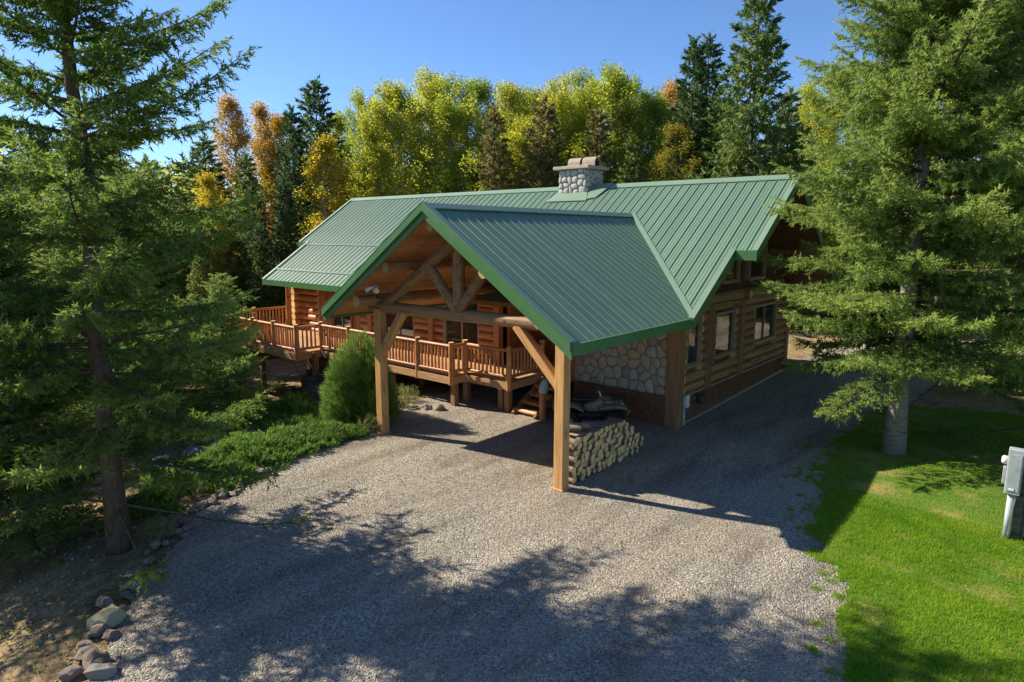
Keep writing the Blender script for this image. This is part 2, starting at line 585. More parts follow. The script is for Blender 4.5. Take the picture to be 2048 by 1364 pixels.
def inside(poly, pts):
    x, y = pts[:, 0], pts[:, 1]
    r = np.zeros(len(pts), bool)
    a = poly; b = np.roll(poly, -1, 0)
    for (x0, y0), (x1, y1) in zip(a, b):
        c = ((y0 > y) != (y1 > y))
        if y0 != y1: r ^= c & (x < (x1 - x0) * (y - y0) / (y1 - y0) + x0)
    return r


drive, DP = poly_sheet('driveway', LEFT + [(-8.1, 6), (-.2, 6), (-.2, 26)] + [(x + .7, y) for x, y in RIGHT[::-1]], M['gravel'], 0, .3)
tag(drive, 'grey gravel driveway spreading in front of the porch', 'driveway', kind='structure')
LAWN = RIGHT[:12] + [(4.4, 12.2), (6.5, 12.9), (9, 12.8), (13, 11.5), (17, 3), (17, -12), (9, -12)]
lawn, LP = poly_sheet('lawn', LAWN, M['lawn'], .012, .5, .30, 2.6)
tag(lawn, 'bright green lawn right of the gravel drive', 'lawn', kind='structure')

rng = np.random.default_rng(5)


def scatter(poly, n, box):
    p = np.column_stack([rng.uniform(box[0], box[1], n), rng.uniform(box[2], box[3], n)])
    return p[inside(poly, p)]


def gzv(p):
    return np.array([gz(float(a), float(b)) for a, b in p])


# loose stones of the driveway
OCT = np.array([(1, 0, 0), (-1, 0, 0), (0, 1, 0), (0, -1, 0), (0, 0, 1), (0, 0, -.6)], np.float32)
OCF = np.array([(0, 2, 4), (2, 1, 4), (1, 3, 4), (3, 0, 4), (2, 0, 5), (1, 2, 5), (3, 1, 5), (0, 3, 5)])


def pebbles(p, smin, smax):
    n = len(p)
    s = rng.uniform(smin, smax, (n, 1, 1)) * rng.uniform(.6, 1.3, (n, 1, 3))
    V = OCT[None] * s * (1 + rng.uniform(-.25, .25, (n, 6, 3)))
    a = rng.uniform(0, 6.28, n); c, sn = np.cos(a)[:, None], np.sin(a)[:, None]
    X = V[:, :, 0] * c - V[:, :, 1] * sn; Y = V[:, :, 0] * sn + V[:, :, 1] * c
    z = gzv(p)
    V = np.stack([X + p[:, :1], Y + p[:, 1:2], V[:, :, 2] * .7 + z[:, None] + .004], 2)
    F = OCF[None] + 6 * np.arange(n)[:, None, None]
    return V.reshape(-1, 3), F.reshape(-1, 3), np.repeat(rng.random(n) ** 1.0, 6)


pp = np.vstack([scatter(DP, 60000, (-6.5, 7, -10, 5)), scatter(DP, 5000, (-8, 4, 4, 14))])
# a sprinkle spilling over both edges
ed = np.array([Vector(a).lerp(Vector(b), t)[:] for pl in (LEFT[1:12], RIGHT[:10]) for a, b in zip(pl, pl[1:]) for t in np.linspace(0, 1, 90)])
pp = np.vstack([pp, ed + rng.normal(0, .13, ed.shape)])
V, F, T = pebbles(pp, .006, .015)
grav = mobj('gravel_stones', soup('gravel_stones', V, F, M['pebble'], T))
tag(grav, 'loose grey gravel stones covering the driveway', 'gravel', kind='stuff')


def blades(p, h, w, lean=.5):
    n = len(p)
    a = rng.uniform(0, 6.28, n); l = rng.uniform(0, lean, n); la = rng.uniform(0, 6.28, n)
    hh = h * rng.uniform(.5, 1.3, n); z = gzv(p) - .005
    ww = w * rng.uniform(.6, 1.4, n)
    dx, dy = np.cos(a) * ww / 2, np.sin(a) * ww / 2
    A = np.column_stack([p[:, 0] - dx, p[:, 1] - dy, z]); B = np.column_stack([p[:, 0] + dx, p[:, 1] + dy, z])
    Cc = np.column_stack([p[:, 0] + np.cos(la) * l * hh, p[:, 1] + np.sin(la) * l * hh, z + hh * np.cos(l)])
    V = np.stack([A, B, Cc], 1).reshape(-1, 3)
    return V, np.arange(3 * n).reshape(-1, 3), np.repeat(rng.random(n), 3)


gp = np.vstack([scatter(LP, 210000, (4.5, 9.5, -4.5, 4)), scatter(LP, 80000, (3.5, 12, 3, 13))])
bare = np.array([noise.noise((float(a) * .9, float(b) * .9, 2)) for a, b in gp])
gp = gp[bare < rng.uniform(.10, 1.0, len(gp))]
ed = np.array([Vector(a).lerp(Vector(b), t)[:] for a, b in zip(RIGHT[:10], RIGHT[1:11]) for t in np.linspace(0, 1, 260)])
gp = np.vstack([gp, ed + rng.normal(0, .13, ed.shape) + [.05, 0]])
for _ in range(70):
    c_ = ed[rng.integers(len(ed))] + rng.normal(0, .22, 2) - [.12, 0]
    gp = np.vstack([gp, c_ + rng.normal(0, .045, (70, 2))])
V, F, T = blades(gp, .075, .013, 1.1)
tn = np.array([.5 + .55 * noise.noise((float(a) * .8, float(b) * .8, 1)) + .45 * noise.noise((float(a) * 3.4, float(b) * 3.4, 6)) for a, b in gp])
T = np.clip(np.repeat(tn, 3) * .65 + T * .5 - .12, 0, 1)
gr = mobj('grass', soup('grass', V, F, M['grass'], T))
tag(gr, 'short bright green grass blades on the lawn', 'grass', kind='stuff')

# ------------------------------------------------------------------ shared pieces
def unit_log(seed, n=10, rings=3, taper=.06, wob=.05):
    q = random.Random(seed); b = MB()
    ph = [q.uniform(.93, 1.07) for _ in range(n)]
    for i in range(rings):
        z = -.5 + i / (rings - 1); r = 1 + taper * (.5 - i / (rings - 1)); ox, oy = q.uniform(-wob, wob), q.uniform(-wob, wob)
        if i in (0, rings - 1): ox = oy = 0
        for k in range(n):
            t = 2 * math.pi * k / n
            b.v.append((r * ph[k] * math.cos(t) + ox, r * ph[k] * math.sin(t) + oy, z))
    for i in range(rings - 1):
        for k in range(n):
            b.f.append((i * n + k, i * n + (k + 1) % n, (i + 1) * n + (k + 1) % n, (i + 1) * n + k)); b.m.append(0)
    b.f += [tuple(range(n))[::-1], tuple((rings - 1) * n + k for k in range(n))]; b.m += [1, 1]
    return b


def log_meshes(key, mats, **kw):
    out = []
    for s in range(4):
        me = unit_log(s * 3 + 1, **kw).mesh(key, mats)
        for p in me.polygons: p.use_smooth = p.material_index == 0
        out.append(me)
    return out


LOGS = {'wall': log_meshes('log', [M['log'], M['end']]), 'gable': log_meshes('log', [M['log_brown'], M['end']]),
        'truss': log_meshes('truss_log', [M['truss'], M['oldend']], n=14, rings=4, wob=.03),
        'rail': log_meshes('rail_log', [M['rail'], M['end']], n=10, rings=4, wob=.12),
        'bal': log_meshes('baluster', [M['rail'], M['rail']], n=7, rings=3, taper=.25, wob=.25),
        'fire': log_meshes('firewood', [M['firebark'], M['end']], n=9, rings=2, taper=.12, wob=0)}


def axis_matrix(p0, p1, sx=1, sy=1, sz=None, roll=0):
    p0, p1 = Vector(p0), Vector(p1); d = p1 - p0
    q = d.to_track_quat('Z', 'Y').to_matrix().to_4x4() @ Matrix.Rotation(roll, 4, 'Z')
    S = Matrix.Diagonal((sx, sy, sz if sz is not None else d.length, 1))
    return Matrix.Translation((p0 + p1) / 2) @ q @ S


def log(name, p0, p1, r, kind, parent, i=None):
    i = rnd.randrange(4) if i is None else i
    return mobj(name, LOGS[kind][i], parent, axis_matrix(p0, p1, r, r, None, rnd.uniform(0, 6.28)))


def timber(name, p0, p1, w, h, mat, parent, bevel=.012, roll=0):
    d = (Vector(p1) - Vector(p0)).length
    b = MB().box((-w / 2, -h / 2, -d / 2), (w / 2, h / 2, d / 2))
    return mobj(name, b.mesh(name, mat, False, bevel), parent, axis_matrix(p0, p1, 1, 1, 1, roll))


def clip(poly, a, b):
    """part of poly nearer to a than to b"""
    mx, my = (a[0] + b[0]) / 2, (a[1] + b[1]) / 2; nx_, ny_ = b[0] - a[0], b[1] - a[1]
    out = []
    for i in range(len(poly)):
        p, q = poly[i], poly[(i + 1) % len(poly)]
        dp = (p[0] - mx) * nx_ + (p[1] - my) * ny_; dq = (q[0] - mx) * nx_ + (q[1] - my) * ny_
        if dp <= 0: out.append(p)
        if dp * dq < 0:
            t = dp / (dp - dq); out.append((p[0] + t * (q[0] - p[0]), p[1] + t * (q[1] - p[1])))
    return out


def stones(parent, o, u, v, n, W, H, size, mat, q):
    """field stones in mortar on a W x H panel"""
    o, u, v, n = Vector(o), Vector(u), Vector(v), Vector(n)
    seeds = []
    ny = max(1, round(H / size)); nxx = max(1, round(W / size / 1.15))
    for j in range(ny):
        for i in range(nxx):
            seeds.append(((i + .5 + (j % 2) * .4 - .2 + q.uniform(-.46, .46)) * W / nxx, (j + .5 + q.uniform(-.46, .46)) * H / ny))
    for s in seeds:
        poly = [(0, 0), (W, 0), (W, H), (0, H)]
        for t in seeds:
            if t != s and math.hypot(t[0] - s[0], t[1] - s[1]) < size * 4: poly = clip(poly, s, t)
        if len(poly) < 3: continue
        cx = sum(p[0] for p in poly) / len(poly); cy = sum(p[1] for p in poly) / len(poly)
        rr = max(math.hypot(p[0] - cx, p[1] - cy) for p in poly)
        k = max(.5, 1 - .016 / rr * 1.3)
        poly = [(cx + (p[0] - cx) * k, cy + (p[1] - cy) * k) for p in poly]
        for _ in range(2 if len(poly) < 7 else 1):
            poly = [r for i in range(len(poly)) for p, w in ((poly[i], poly[(i + 1) % len(poly)]),)
                    for r in ((p[0] * .78 + w[0] * .22, p[1] * .78 + w[1] * .22), (p[0] * .22 + w[0] * .78, p[1] * .22 + w[1] * .78))]
        m = len(poly); b = MB()
        dz = q.uniform(.03, .06)
        ring = lambda f, h: [tuple(u * (cx + (x - cx) * f) + v * (cy + (y - cy) * f) + n * (h + q.uniform(-.004, .004))) for x, y in poly]
        c3 = o + u * cx + v * cy
        L = [ring(1, 0), ring(.97, dz * .7), ring(.72, dz)]
        b.v = [tuple(Vector(p) - u * cx - v * cy) for rg in L for p in rg] + [tuple(n * dz * 1.05)]
        for a in range(2):
            b.f += [(a * m + i, a * m + (i + 1) % m, (a + 1) * m + (i + 1) % m, (a + 1) * m + i) for i in range(m)]
        b.f += [(2 * m + i, 2 * m + (i + 1) % m, 3 * m) for i in range(m)]
        b.m = [0] * len(b.f)
        mobj('stone', b.mesh('stone', mat, True), parent, Matrix.Translation(c3))


# ------------------------------------------------------------------ the log house
XC, WE, HE, HR, YF, SP = -3.216, 4.049, 3.325, 6.0, -.887, .661
YE, YR, HM, SM = 4.22, 9.725, 7.112, .688
XR_, XL_, XL2, XR2, YJ = .862, -19.68, -20.39, 1.454, 6.58
XW, YW, XLW, YB = -.22, 5.63, -18.9, 14.6
FLZ = .90


def zm(y): return HE + SM * (y - YE)
def zp(x): return HR - SP * abs(x - XC)


house = thing('log_house', 'large log house with green metal roof, stone chimney and gabled entry porch', 'house', (-3, 6, 0))

# --- roof sheets
def rib_panel(name, O, U, Vv, N, a0, b0, a1, b1, w, mat, parent, rh=.026, mh=.008):
    """metal sheet: runs along V from a to b (a0,b0 at its first edge, a1,b1 at the other), rib on the first edge"""
    O, U, Vv, N = Vector(O), Vector(U), Vector(Vv), Vector(N)
    prof = [(0, 0), (.012, rh), (.036, rh), (.048, 0), (w * .38, 0), (w * .41, mh), (w * .47, mh), (w * .50, 0), (w * .68, 0), (w * .71, mh), (w * .77, mh), (w * .80, 0), (w, 0)]
    b = MB()
    for (s, h) in prof:
        t = s / w
        b.v.append(tuple(U * s + Vv * (a0 + (a1 - a0) * t) + N * h)); b.v.append(tuple(U * s + Vv * (b0 + (b1 - b0) * t) + N * h))
    k = len(prof)
    b.f = [(2 * i, 2 * i + 2, 2 * i + 3, 2 * i + 1) for i in range(k - 1)]; b.m = [0] * (k - 1)
    return mobj(name, b.mesh(name, mat), parent, Matrix.Translation(O))


NM = Vector((0, -SM, 1)).normalized(); VM = Vector((0, 1, SM)).normalized(); LM = (YR - YE) / VM.y
JL = (YJ - YE) / VM.y
deckm = MB()
for x0, x1, ya in ((XL_, XR_, YE), (XL2 + .02, XL_, YJ), (XR_, XR2 - .02, YJ)):
    deckm.prism([(x0, ya + .02, zm(ya) - .02), (x1, ya + .02, zm(ya) - .02), (x1, YR, HM - .03), (x0, YR, HM - .03)], (0, 0, -.15))
deckm.prism([(XL2 + .02, YR, HM - .03), (XR2 - .02, YR, HM - .03), (XR2 - .02, 16.1, HM - .03 - SM * (16.1 - YR)), (XL2 + .02, 16.1, HM - .03 - SM * (16.1 - YR))], (0, 0, -.15))
main_roof = deckm.build('main_roof', M['trimwood'], house)
PW = .3043
npan = round((XR2 - XL2) / PW); pw = (XR2 - XL2) / npan
for i in range(npan):
    x0 = XL2 + i * pw
    a = JL if (x0 < XL_ - .1 or x0 + pw > XR_ + .1) else 0
    rib_panel('roof_panel', (x0, YE, HE), (1, 0, 0), VM, NM, a, LM, a, LM, pw, M['roof'], main_roof)
back = MB().prism([(XL2, YR, HM), (XR2, YR, HM), (XR2, 16.15, HM - SM * (16.15 - YR)), (XL2, 16.15, HM - SM * (16.15 - YR))], (0, 0, .015))
back.build('back_slope_sheet', M['roof'], main_roof)
# ridge cap, seams, trims
rc = MB()
for s in (-1, 1):
    rc.prism([(XL2 - .03, YR, HM + .055), (XR2 + .03, YR, HM + .055), (XR2 + .03, YR + s * .21, HM + .055 - SM * .21), (XL2 - .03, YR + s * .21, HM + .055 - SM * .21)], (0, 0, -.02))
rc.build('ridge_cap', M['ridge'], main_roof)
for yy, xa, xb in ((6.40, XL_ + .02, -13.2), (4.80, XL_ + .02, -12.9)):
    MB().prism([(xa, yy, zm(yy) + .045), (xb, yy, zm(yy) + .045), (xb, yy + .07, zm(yy + .07) + .045), (xa, yy + .07, zm(yy + .07) + .045)], (0, 0, -.03)).build('sheet_lap', M['seam'], main_roof)
fa = MB()
fa.box((XL_ - .02, YE - .05, HE - .22), (XC - WE - .05, YE + .0, HE + .012))
fa.build('eave_fascia', M['fascia'], main_roof)


def rake(x, ya, yb, side, parent, h=.24, name='rake_fascia'):
    p = [(x, ya, zm(ya) + .045), (x, yb, zm(yb) + .045), (x, yb, zm(yb) - h), (x, ya, zm(ya) - h)]
    MB().prism(p, (side * .05, 0, 0)).build(name, M['fascia'], parent)
    q = [(x - side * .10, ya, zm(ya) + .05), (x + side * .06, ya, zm(ya) + .05), (x + side * .06, yb, zm(yb) + .05), (x - side * .10, yb, zm(yb) + .05)]
    MB().prism(q, (0, 0, .018)).build('rake_trim', M['ridge'], parent)


rake(XR_, YE - .04, YJ, 1, main_roof); rake(XR2, YJ - .04, YR, 1, main_roof)
rake(XL_, YE - .04, YJ, -1, main_roof); rake(XL2, YJ - .04, YR, -1, main_roof)
for x0, x1 in ((XR_ + .06, XR2 + .05), (XL2 - .05, XL_ - .06)):
    MB().box((x0, YJ - .05, zm(YJ) - .24), (x1, YJ - .005, zm(YJ) + .02)).build('step_fascia', M['fascia'], main_roof)
bz = HM - SM * (16.1 - YR)
MB().prism([(XR2, YR, HM + .04), (XR2, 16.15, bz + .04), (XR2, 16.15, bz - .24), (XR2, YR, HM - .24)], (.05, 0, 0)).build('rake_fascia', M['fascia'], main_roof)

# --- porch roof
YV = YE + (HR - HE) / SM                     # where the porch ridge meets the main roof
pd = MB()
for s in (-1, 1):
    e = XC + s * WE
    pd.prism([(XC, YF + .03, HR - .03), (e, YF + .03, HE - .03), (e, YE, HE - .03), (XC, YV, HR - .03)], (0, 0, -.07))
porch_roof = pd.build('porch_roof', M['trimwood'], house)
LPp = WE * math.sqrt(1 + SP * SP)
npan = round((YV - YF) / .30); pw = (YV - YF) / npan
for s in (-1, 1):
    U = Vector((0, 1, 0)); Vd = Vector((s, 0, -SP)).normalized(); N = Vector((s * SP, 0, 1)).normalized()

    def end(y):
        return LPp if y <= YE else LPp * max(0.0, (HR - zm(y)) / (HR - HE))
    for i in range(npan):
        y0 = YF + i * pw
        if end(y0) < .05: continue
        rib_panel('roof_panel', (XC, y0, HR), U, Vd, N, 0, end(y0), 0, end(y0 + pw), pw, M['porchmetal'], porch_roof, .016, .003)
    # valley strip
    a, b = Vector((XC, YV, HR)), Vector((XC + s * WE, YE, HE))
    off = Vector((s * .09, .09, .0))
    up_ = Vector((0, 0, .035))
    MB().prism([a + up_ - off * .2, b + up_ - off * .2, b + up_ + Vector((s * .10, .05, SM * .05)), a + up_ + Vector((s * .10, .05, SM * .05 + .01))], (0, 0, -.012)).build('valley_flashing', M['ridge'], porch_roof)
    # eave fascia
    x = XC + s * WE
    MB().box((x - .005 if s > 0 else x - .045, YF + .02, HE - .21), (x + .045 if s > 0 else x + .005, YE - .06, HE + .014)).build('eave_fascia', M['fascia'], porch_roof)
    # front rake: board and lip
    for (dy, h0, h1, th, nm) in ((0, .03, -.29, .05, 'rake_fascia'), (-.06, .06, -.12, .06, 'rake_trim')):
        p = [(XC, YF + dy, HR + h0), (x, YF + dy, HE + h0), (x, YF + dy, HE + h1), (XC, YF + dy, HR + h1)]
        MB().prism(p, (0, th - .002, 0)).build(nm, M['fascia'], porch_roof)
    q = [(XC, YF - .065, HR + .062), (x + s * .03, YF - .065, HE + .062), (x + s * .03, YF + .12, HE + .062), (XC, YF + .12, HR + .062)]
    MB().prism(q, (0, 0, .016)).build('rake_cap', M['ridge'] if s > 0 else M['fascia'], porch_roof)
    # ceiling boards
    nb = 32; bw = LPp / nb
    for i in range(nb):
        o = Vector((XC, 0, HR - .112)) + Vd * (i * bw + .004)
        xm = abs(Vd.x) * (i + .5) * bw
        ye = YE + (HR - SP * xm - HE) / SM - .1
        ye = min(ye, 6.3)
        MB().prism([o + Vector((0, YF + .06, 0)), o + Vd * (bw - .008) + Vector((0, YF + .06, 0)), o + Vd * (bw - .008) + Vector((0, ye, 0)), o + Vector((0, ye, 0))], -N * .02).build('ceiling_board', M['board'], porch_roof)
rc = MB()
for s in (-1, 1):
    rc.prism([(XC, YF - .05, HR + .06), (XC, YV + .1, HR + .06), (XC + s * .17, YV - .1, HR + .06 - SP * .17), (XC + s * .17, YF - .05, HR + .06 - SP * .17)], (0, 0, -.02))
rc.build('ridge_cap', M['ridge'], porch_roof)

# --- porch frame
for x in (-6, 0):
    timber('porch_post', (x, 0, -.05), (x, 0, 3.42), .245, .245, M['timber'], house, .015)
    MB().box((x - .15, -.15, -.05), (x + .15, .15, .035)).build('post_base', M['timber'], house, None, False, .01)
log('tie_beam', (-6.35, .02, 3.47), (.05, .02, 3.50), .15, 'truss', house, 0)
for x in (-6.1, -.12):
    log('plate_log', (x, -.68, 3.66), (x, 5.6, 3.66), .145, 'truss', house, 1)
log('ridge_purlin', (XC, -.72, 5.56), (XC, 6.6, 5.56), .13, 'truss', house, 2)
for s in (-1, 1):
    log('purlin', (XC + s * 1.62, -.72, 4.58), (XC + s * 1.62, 6, 4.58), .125, 'truss', house, 3)
log('king_post', (-3.03, 0, 3.58), (-3.03, 0, 5.45), .145, 'truss', house, 1)
log('rafter_log', (-5.85, .03, 3.45), (-2.98, .03, 5.36), .135, 'truss', house, 0)
log('rafter_log', (-.35, .03, 3.45), (-3.08, .03, 5.36), .135, 'truss', house, 2)
log('strut', (-3.10, -.02, 3.62), (-4.05, -.02, 4.66), .125, 'truss', house, 1)
log('strut', (-2.96, -.02, 3.62), (-2.10, -.02, 4.66), .125, 'truss', house, 3)
timber('brace', (-5.98, 0, 2.18), (-5.02, 0, 3.42), .19, .19, M['timber'], house)
timber('brace', (-.02, 0, 2.18), (-1.24, 0, 3.42), .19, .19, M['timber'], house)

# --- walls
def log_wall(name, a, b, z0, z1, opens, kind, nrm, d=.285, mat=None):
    """backing panel with courses of round logs between openings (s0,s1,za,zb)"""
    a, b, nrm = Vector((*a, 0)), Vector((*b, 0)), Vector((*nrm, 0))
    L = (b - a).length; u = (b - a) / L
    w = MB()
    cuts = sorted({0, L} | {s for o in opens for s in o[:2]})
    for s0, s1 in zip(cuts, cuts[1:]):
        op = [o for o in opens if o[0] <= s0 + 1e-6 and o[1] >= s1 - 1e-6]
        zs = [(z0, z1)] if not op else [(z0, op[0][2]), (op[0][3], z1)]
        for za, zb in zs:
            if zb - za > .02:
                p = [a + u * s0 - nrm * .18, a + u * s1 - nrm * .18, a + u * s1 - nrm * .02, a + u * s0 - nrm * .02]
                w.prism([q + Vector((0, 0, za)) for q in p], (0, 0, zb - za))
    wall = w.build(name, mat or M['trimwood'], house)
    n = round((z1 - z0) / d); d = (z1 - z0) / n
    for k in range(n):
        zc = z0 + (k + .5) * d
        segs = [(0, L)]
        for o in opens:
            if o[2] - d * .35 < zc < o[3] + d * .35:
                segs = [t for s in segs for t in ((s[0], min(s[1], o[0])), (max(s[0], o[1]), s[1])) if t[1] - t[0] > .08]
        for s0, s1 in segs:
            log('log', a + u * s0 + nrm * .03 + Vector((0, 0, zc)), a + u * s1 + nrm * .03 + Vector((0, 0, zc)), d * .545 * rnd.uniform(.93, 1.06), kind, wall)
    return wall


def window(o, u, nrm, w, h, mat, parent, mull=1, inner=None, fr=.07, name='window'):
    """frame proud of the wall, glass pane(s) behind it"""
    o, u, nrm = Vector(o), Vector(u), Vector(nrm); z = Vector((0, 0, 1))
    b = MB()

    def bar(s0, s1, z0, z1, d0, d1):
        p = [o + u * s0 + z * z0 + nrm * d0, o + u * s1 + z * z0 + nrm * d0, o + u * s1 + z * z1 + nrm * d0, o + u * s0 + z * z1 + nrm * d0]
        b.prism(p, nrm * (d1 - d0))
    bar(-fr, w + fr, h, h + fr, -.06, .13); bar(-fr, w + fr, -fr, 0, -.06, .16)
    bar(-fr, 0, 0, h, -.06, .13); bar(w, w + fr, 0, h, -.06, .13)
    f = b.build(name, mat, parent)
    for i in range(mull + 1):
        s0, s1 = w * i / (mull + 1), w * (i + 1) / (mull + 1)
        MB().prism([o + u * (s0 + .0) + nrm * .03, o + u * s1 + nrm * .03, o + u * s1 + z * h + nrm * .03, o + u * s0 + z * h + nrm * .03], nrm * .008).build('pane', M['glass'], f)
        sb = MB()
        q = .028
        for (c0, c1, e0, e1) in ((s0, s0 + q, 0, h), (s1 - q, s1, 0, h), (s0 + q, s1 - q, 0, q), (s0 + q, s1 - q, h - q, h)):
            sb.prism([o + u * c0 + z * e0 + nrm * .04, o + u * c1 + z * e0 + nrm * .04, o + u * c1 + z * e1 + nrm * .04, o + u * c0 + z * e1 + nrm * .04], nrm * .035)
        sb.build('sash', M['tan_frame'], f)
    return f


# gable end (faces +x)
GW = [(6.12, 6.92, 1.72, 3.02), (8.0, 9.42, 1.72, 2.98), (11.25, 13.25, 1.74, 2.95)]
log_wall('gable_wall', (XW, YW + .3), (XW, YB), FLZ, 3.38, [(y0 - YW - .3 - .07, y1 - YW - .3 + .07, z0 - .07, z1 + .07) for y0, y1, z0, z1 in GW], 'gable', (1, 0))
for (y0, y1, z0, z1), k in zip(GW, (0, 0, 1)):
    window((XW, y0, z0), (0, 1, 0), (1, 0, 0), y1 - y0, z1 - z0, M['tan_frame'], house, k)
for y in (7.42, 9.9):
    timber('wall_post', (XW + .1, y, FLZ - .02), (XW + .1, y, 3.4), .26, .3, M['trimwood'], house)
timber('wall_post', (XW + .05, YB - .05, FLZ - .3), (XW + .05, YB - .05, 3.4), .3, .3, M['trimwood'], house)
timber('corner_post', (XW - .06, YW + .12, -.2), (XW - .06, YW + .12, 4.1), .40, .34, M['trimwood'], house)
log('floor_log', (XW + .1, YW + .4, 3.5), (XW + .1, YB, 3.5), .17, 'gable', house)
log('beam_end', (XW - .3, 9.9, 3.5), (XW + .42, 9.9, 3.5), .16, 'gable', house)
# upper gable siding with battens
sd_ = MB()
zr = lambda y: (zm(y) if y < YR else HM - SM * (y - YR)) - .2
pts = [(XW, 5.9, 3.6), (XW, YB, 3.6), (XW, YB, zr(YB)), (XW, YR, zr(YR)), (XW, 5.9, zr(5.9))]
sd_.prism(pts, (-.12, 0, 0))
y = 6.0
while y < YB:
    top = zr(y) - .02
    if top > 3.7: sd_.prism([(XW + .003, y, 3.62), (XW + .003, y + .05, 3.62), (XW + .003, y + .05, top), (XW + .003, y, top)], (.022, 0, 0))
    y += .19
sd_.build('gable_siding', M['siding'], house)['kind'] = 'stuff'
window((XW + .03, 8.35, 3.98), (0, 1, 0), (1, 0, 0), 1.1, 1.5, M['tan_frame'], house, 0)
window((XW + .03, 10.4, 3.98), (0, 1, 0), (1, 0, 0), 1.35, 1.9, M['tan_frame'], house, 0)
# outlooker logs under the rake
for yy in (7.0, YR, 12.6):
    log('outlooker', (XW - .2, yy, zr(yy) - .12), (XR2 - .1, yy, zr(yy) - .12), .12, 'gable', house)
# skirt below the logs
for nm, p, v in (('skirt_board', [(XW + .0, YW + .36, -.4), (XW + .0, YB, -.25), (XW + .0, YB, FLZ - .05), (XW + .0, YW + .36, FLZ - .05)], (-.1, 0, 0)),
                 ('skirt_board', [(-3.62, YW - .02, -.4), (XW - .23, YW - .02, -.4), (XW - .23, YW - .02, .84), (-3.62, YW - .02, .84)], (0, .1, 0))):
    MB().prism(p, v).build(nm, M['skirt'], house)
MB().prism([(XW + .0, YW + .36, FLZ - .05), (XW + .16, YW + .36, FLZ - .05), (XW + .16, YB + .1, FLZ - .05), (XW + .0, YB + .1, FLZ - .05)], (0, 0, .05)).build('water_table', M['tan_frame'], house)
MB().prism([(XW + .002, YW + .4, -.2), (XW + .09, YW + .4, -.2), (XW + .09, YB, .05), (XW + .002, YB, .05)], (0, 0, .22)).build('footing', M['concrete'], house)
# stone panel
sp = MB().box((-3.62, YW + .0, .84), (XW - .23, YW + .15, 3.75))
stone_wall = sp.build('stone_wall', M['mortar'], house)
stones(stone_wall, (-3.6, YW + .0, .88), (1, 0, 0), (0, 0, 1), (0, -1, 0), 3.12, 2.5, .27, M['stone'], random.Random(3))
timber('stone_sill', (-3.62, YW - .05, .83), (XW - .23, YW - .05, .83), .07, .10, M['skirt'], house, .005)
# front log wall
FO = [(XLW, -17.4, -14.4, .9, 4.0)]
op = [(-17.45, -14.35, .9, 3.55), (-12.85, -10.97, 1.36, 3.1), (-9.37, -7.58, 1.36, 3.1)]
front = log_wall('front_wall', (XLW - .3, YW), (-6.75, YW), FLZ, 4.05, [(a - XLW + .3, b - XLW + .3, c, d) for a, b, c, d in op], 'wall', (0, -1))
for x0, x1 in ((-12.78, -11.04), (-9.3, -7.65)):
    window((x0, YW, 1.43), (1, 0, 0), (0, -1, 0), x1 - x0, 1.6, M['tan_frame'], house, 1)
for x in (-13.65, -9.97, -6.7):
    timber('wall_post', (x, YW - .12, FLZ), (x, YW - .12, 4.02), .26, .24, M['log'], house)
# patio door between upright boards
bd = []
for x in list(np.arange(-17.42, -16.5, .19)) + list(np.arange(-14.95, -14.4, .19)):
    MB().box((x, YW - .06, FLZ), (x + .182, YW, 3.55)).build('upright_board', M['door'], house)
MB().box((-16.46, YW - .05, 3.05), (-14.96, YW, 3.55)).build('upright_board', M['door'], house)
pdoor = window((-16.38, YW - .0, 1.0), (1, 0, 0), (0, -1, 0), 1.34, 2.0, M['door'], house, 1, name='patio_door')
# corner log ends on the left
for k in range(9):
    log('log_end', (XLW - .08, YW - .42, 1.05 + k * .285), (XLW - .08, YW + 3, 1.05 + k * .285), .15, 'rail', house)
MB().box((XLW - .02, YW + .2, -1.4), (XLW + .1, YB, 4.2)).build('left_wall', M['trimwood'], house)
MB().box((XLW, YB - .1, -1.2), (XW - .1, YB, 4.1)).build('back_wall', M['trimwood'], house)
MB().box((XLW, YW + .1, -1.6), (-6.6, YW + .3, .88)).build('front_footing', M['skirt'], house)
# entry recess
MB().box((-6.58, YW + .2, FLZ), (-6.45, 7.6, 4.0)).build('recess_wall', M['log'], house)
MB().box((-3.72, YW + .0, FLZ), (-3.63, 7.6, 4.0)).build('recess_wall', M['log'], house)
MB().box((-6.45, 7.5, FLZ), (-3.72, 7.6, 4.6)).build('recess_back_wall', M['log'], house)
MB().box((-6.45, YW - .05, .80), (-3.64, 7.5, .98)).build('entry_floor', M['deck'], house)
ed_ = MB().box((-5.6, 7.42, 1.0), (-4.65, 7.498, 3.05)).build('entry_door', M['door'], house, None, False, .01)
MB().box((-5.45, 7.405, 1.9), (-4.8, 7.418, 2.9)).build('door_pane', M['glass'], ed_)
mbk = MB().lathe([(0, -.05), (.035, -.04), (.035, -.01), (.012, 0), (.012, .04)], 10)
mbk.build('door_knob', M['steel'], ed_, Matrix.Translation((-4.75, 7.38, 1.95)))
MB().box((-18.8, YW + .3, 3.9), (-.4, YB - .2, 4.0)).build('ceiling_floor', M['dark'], house)

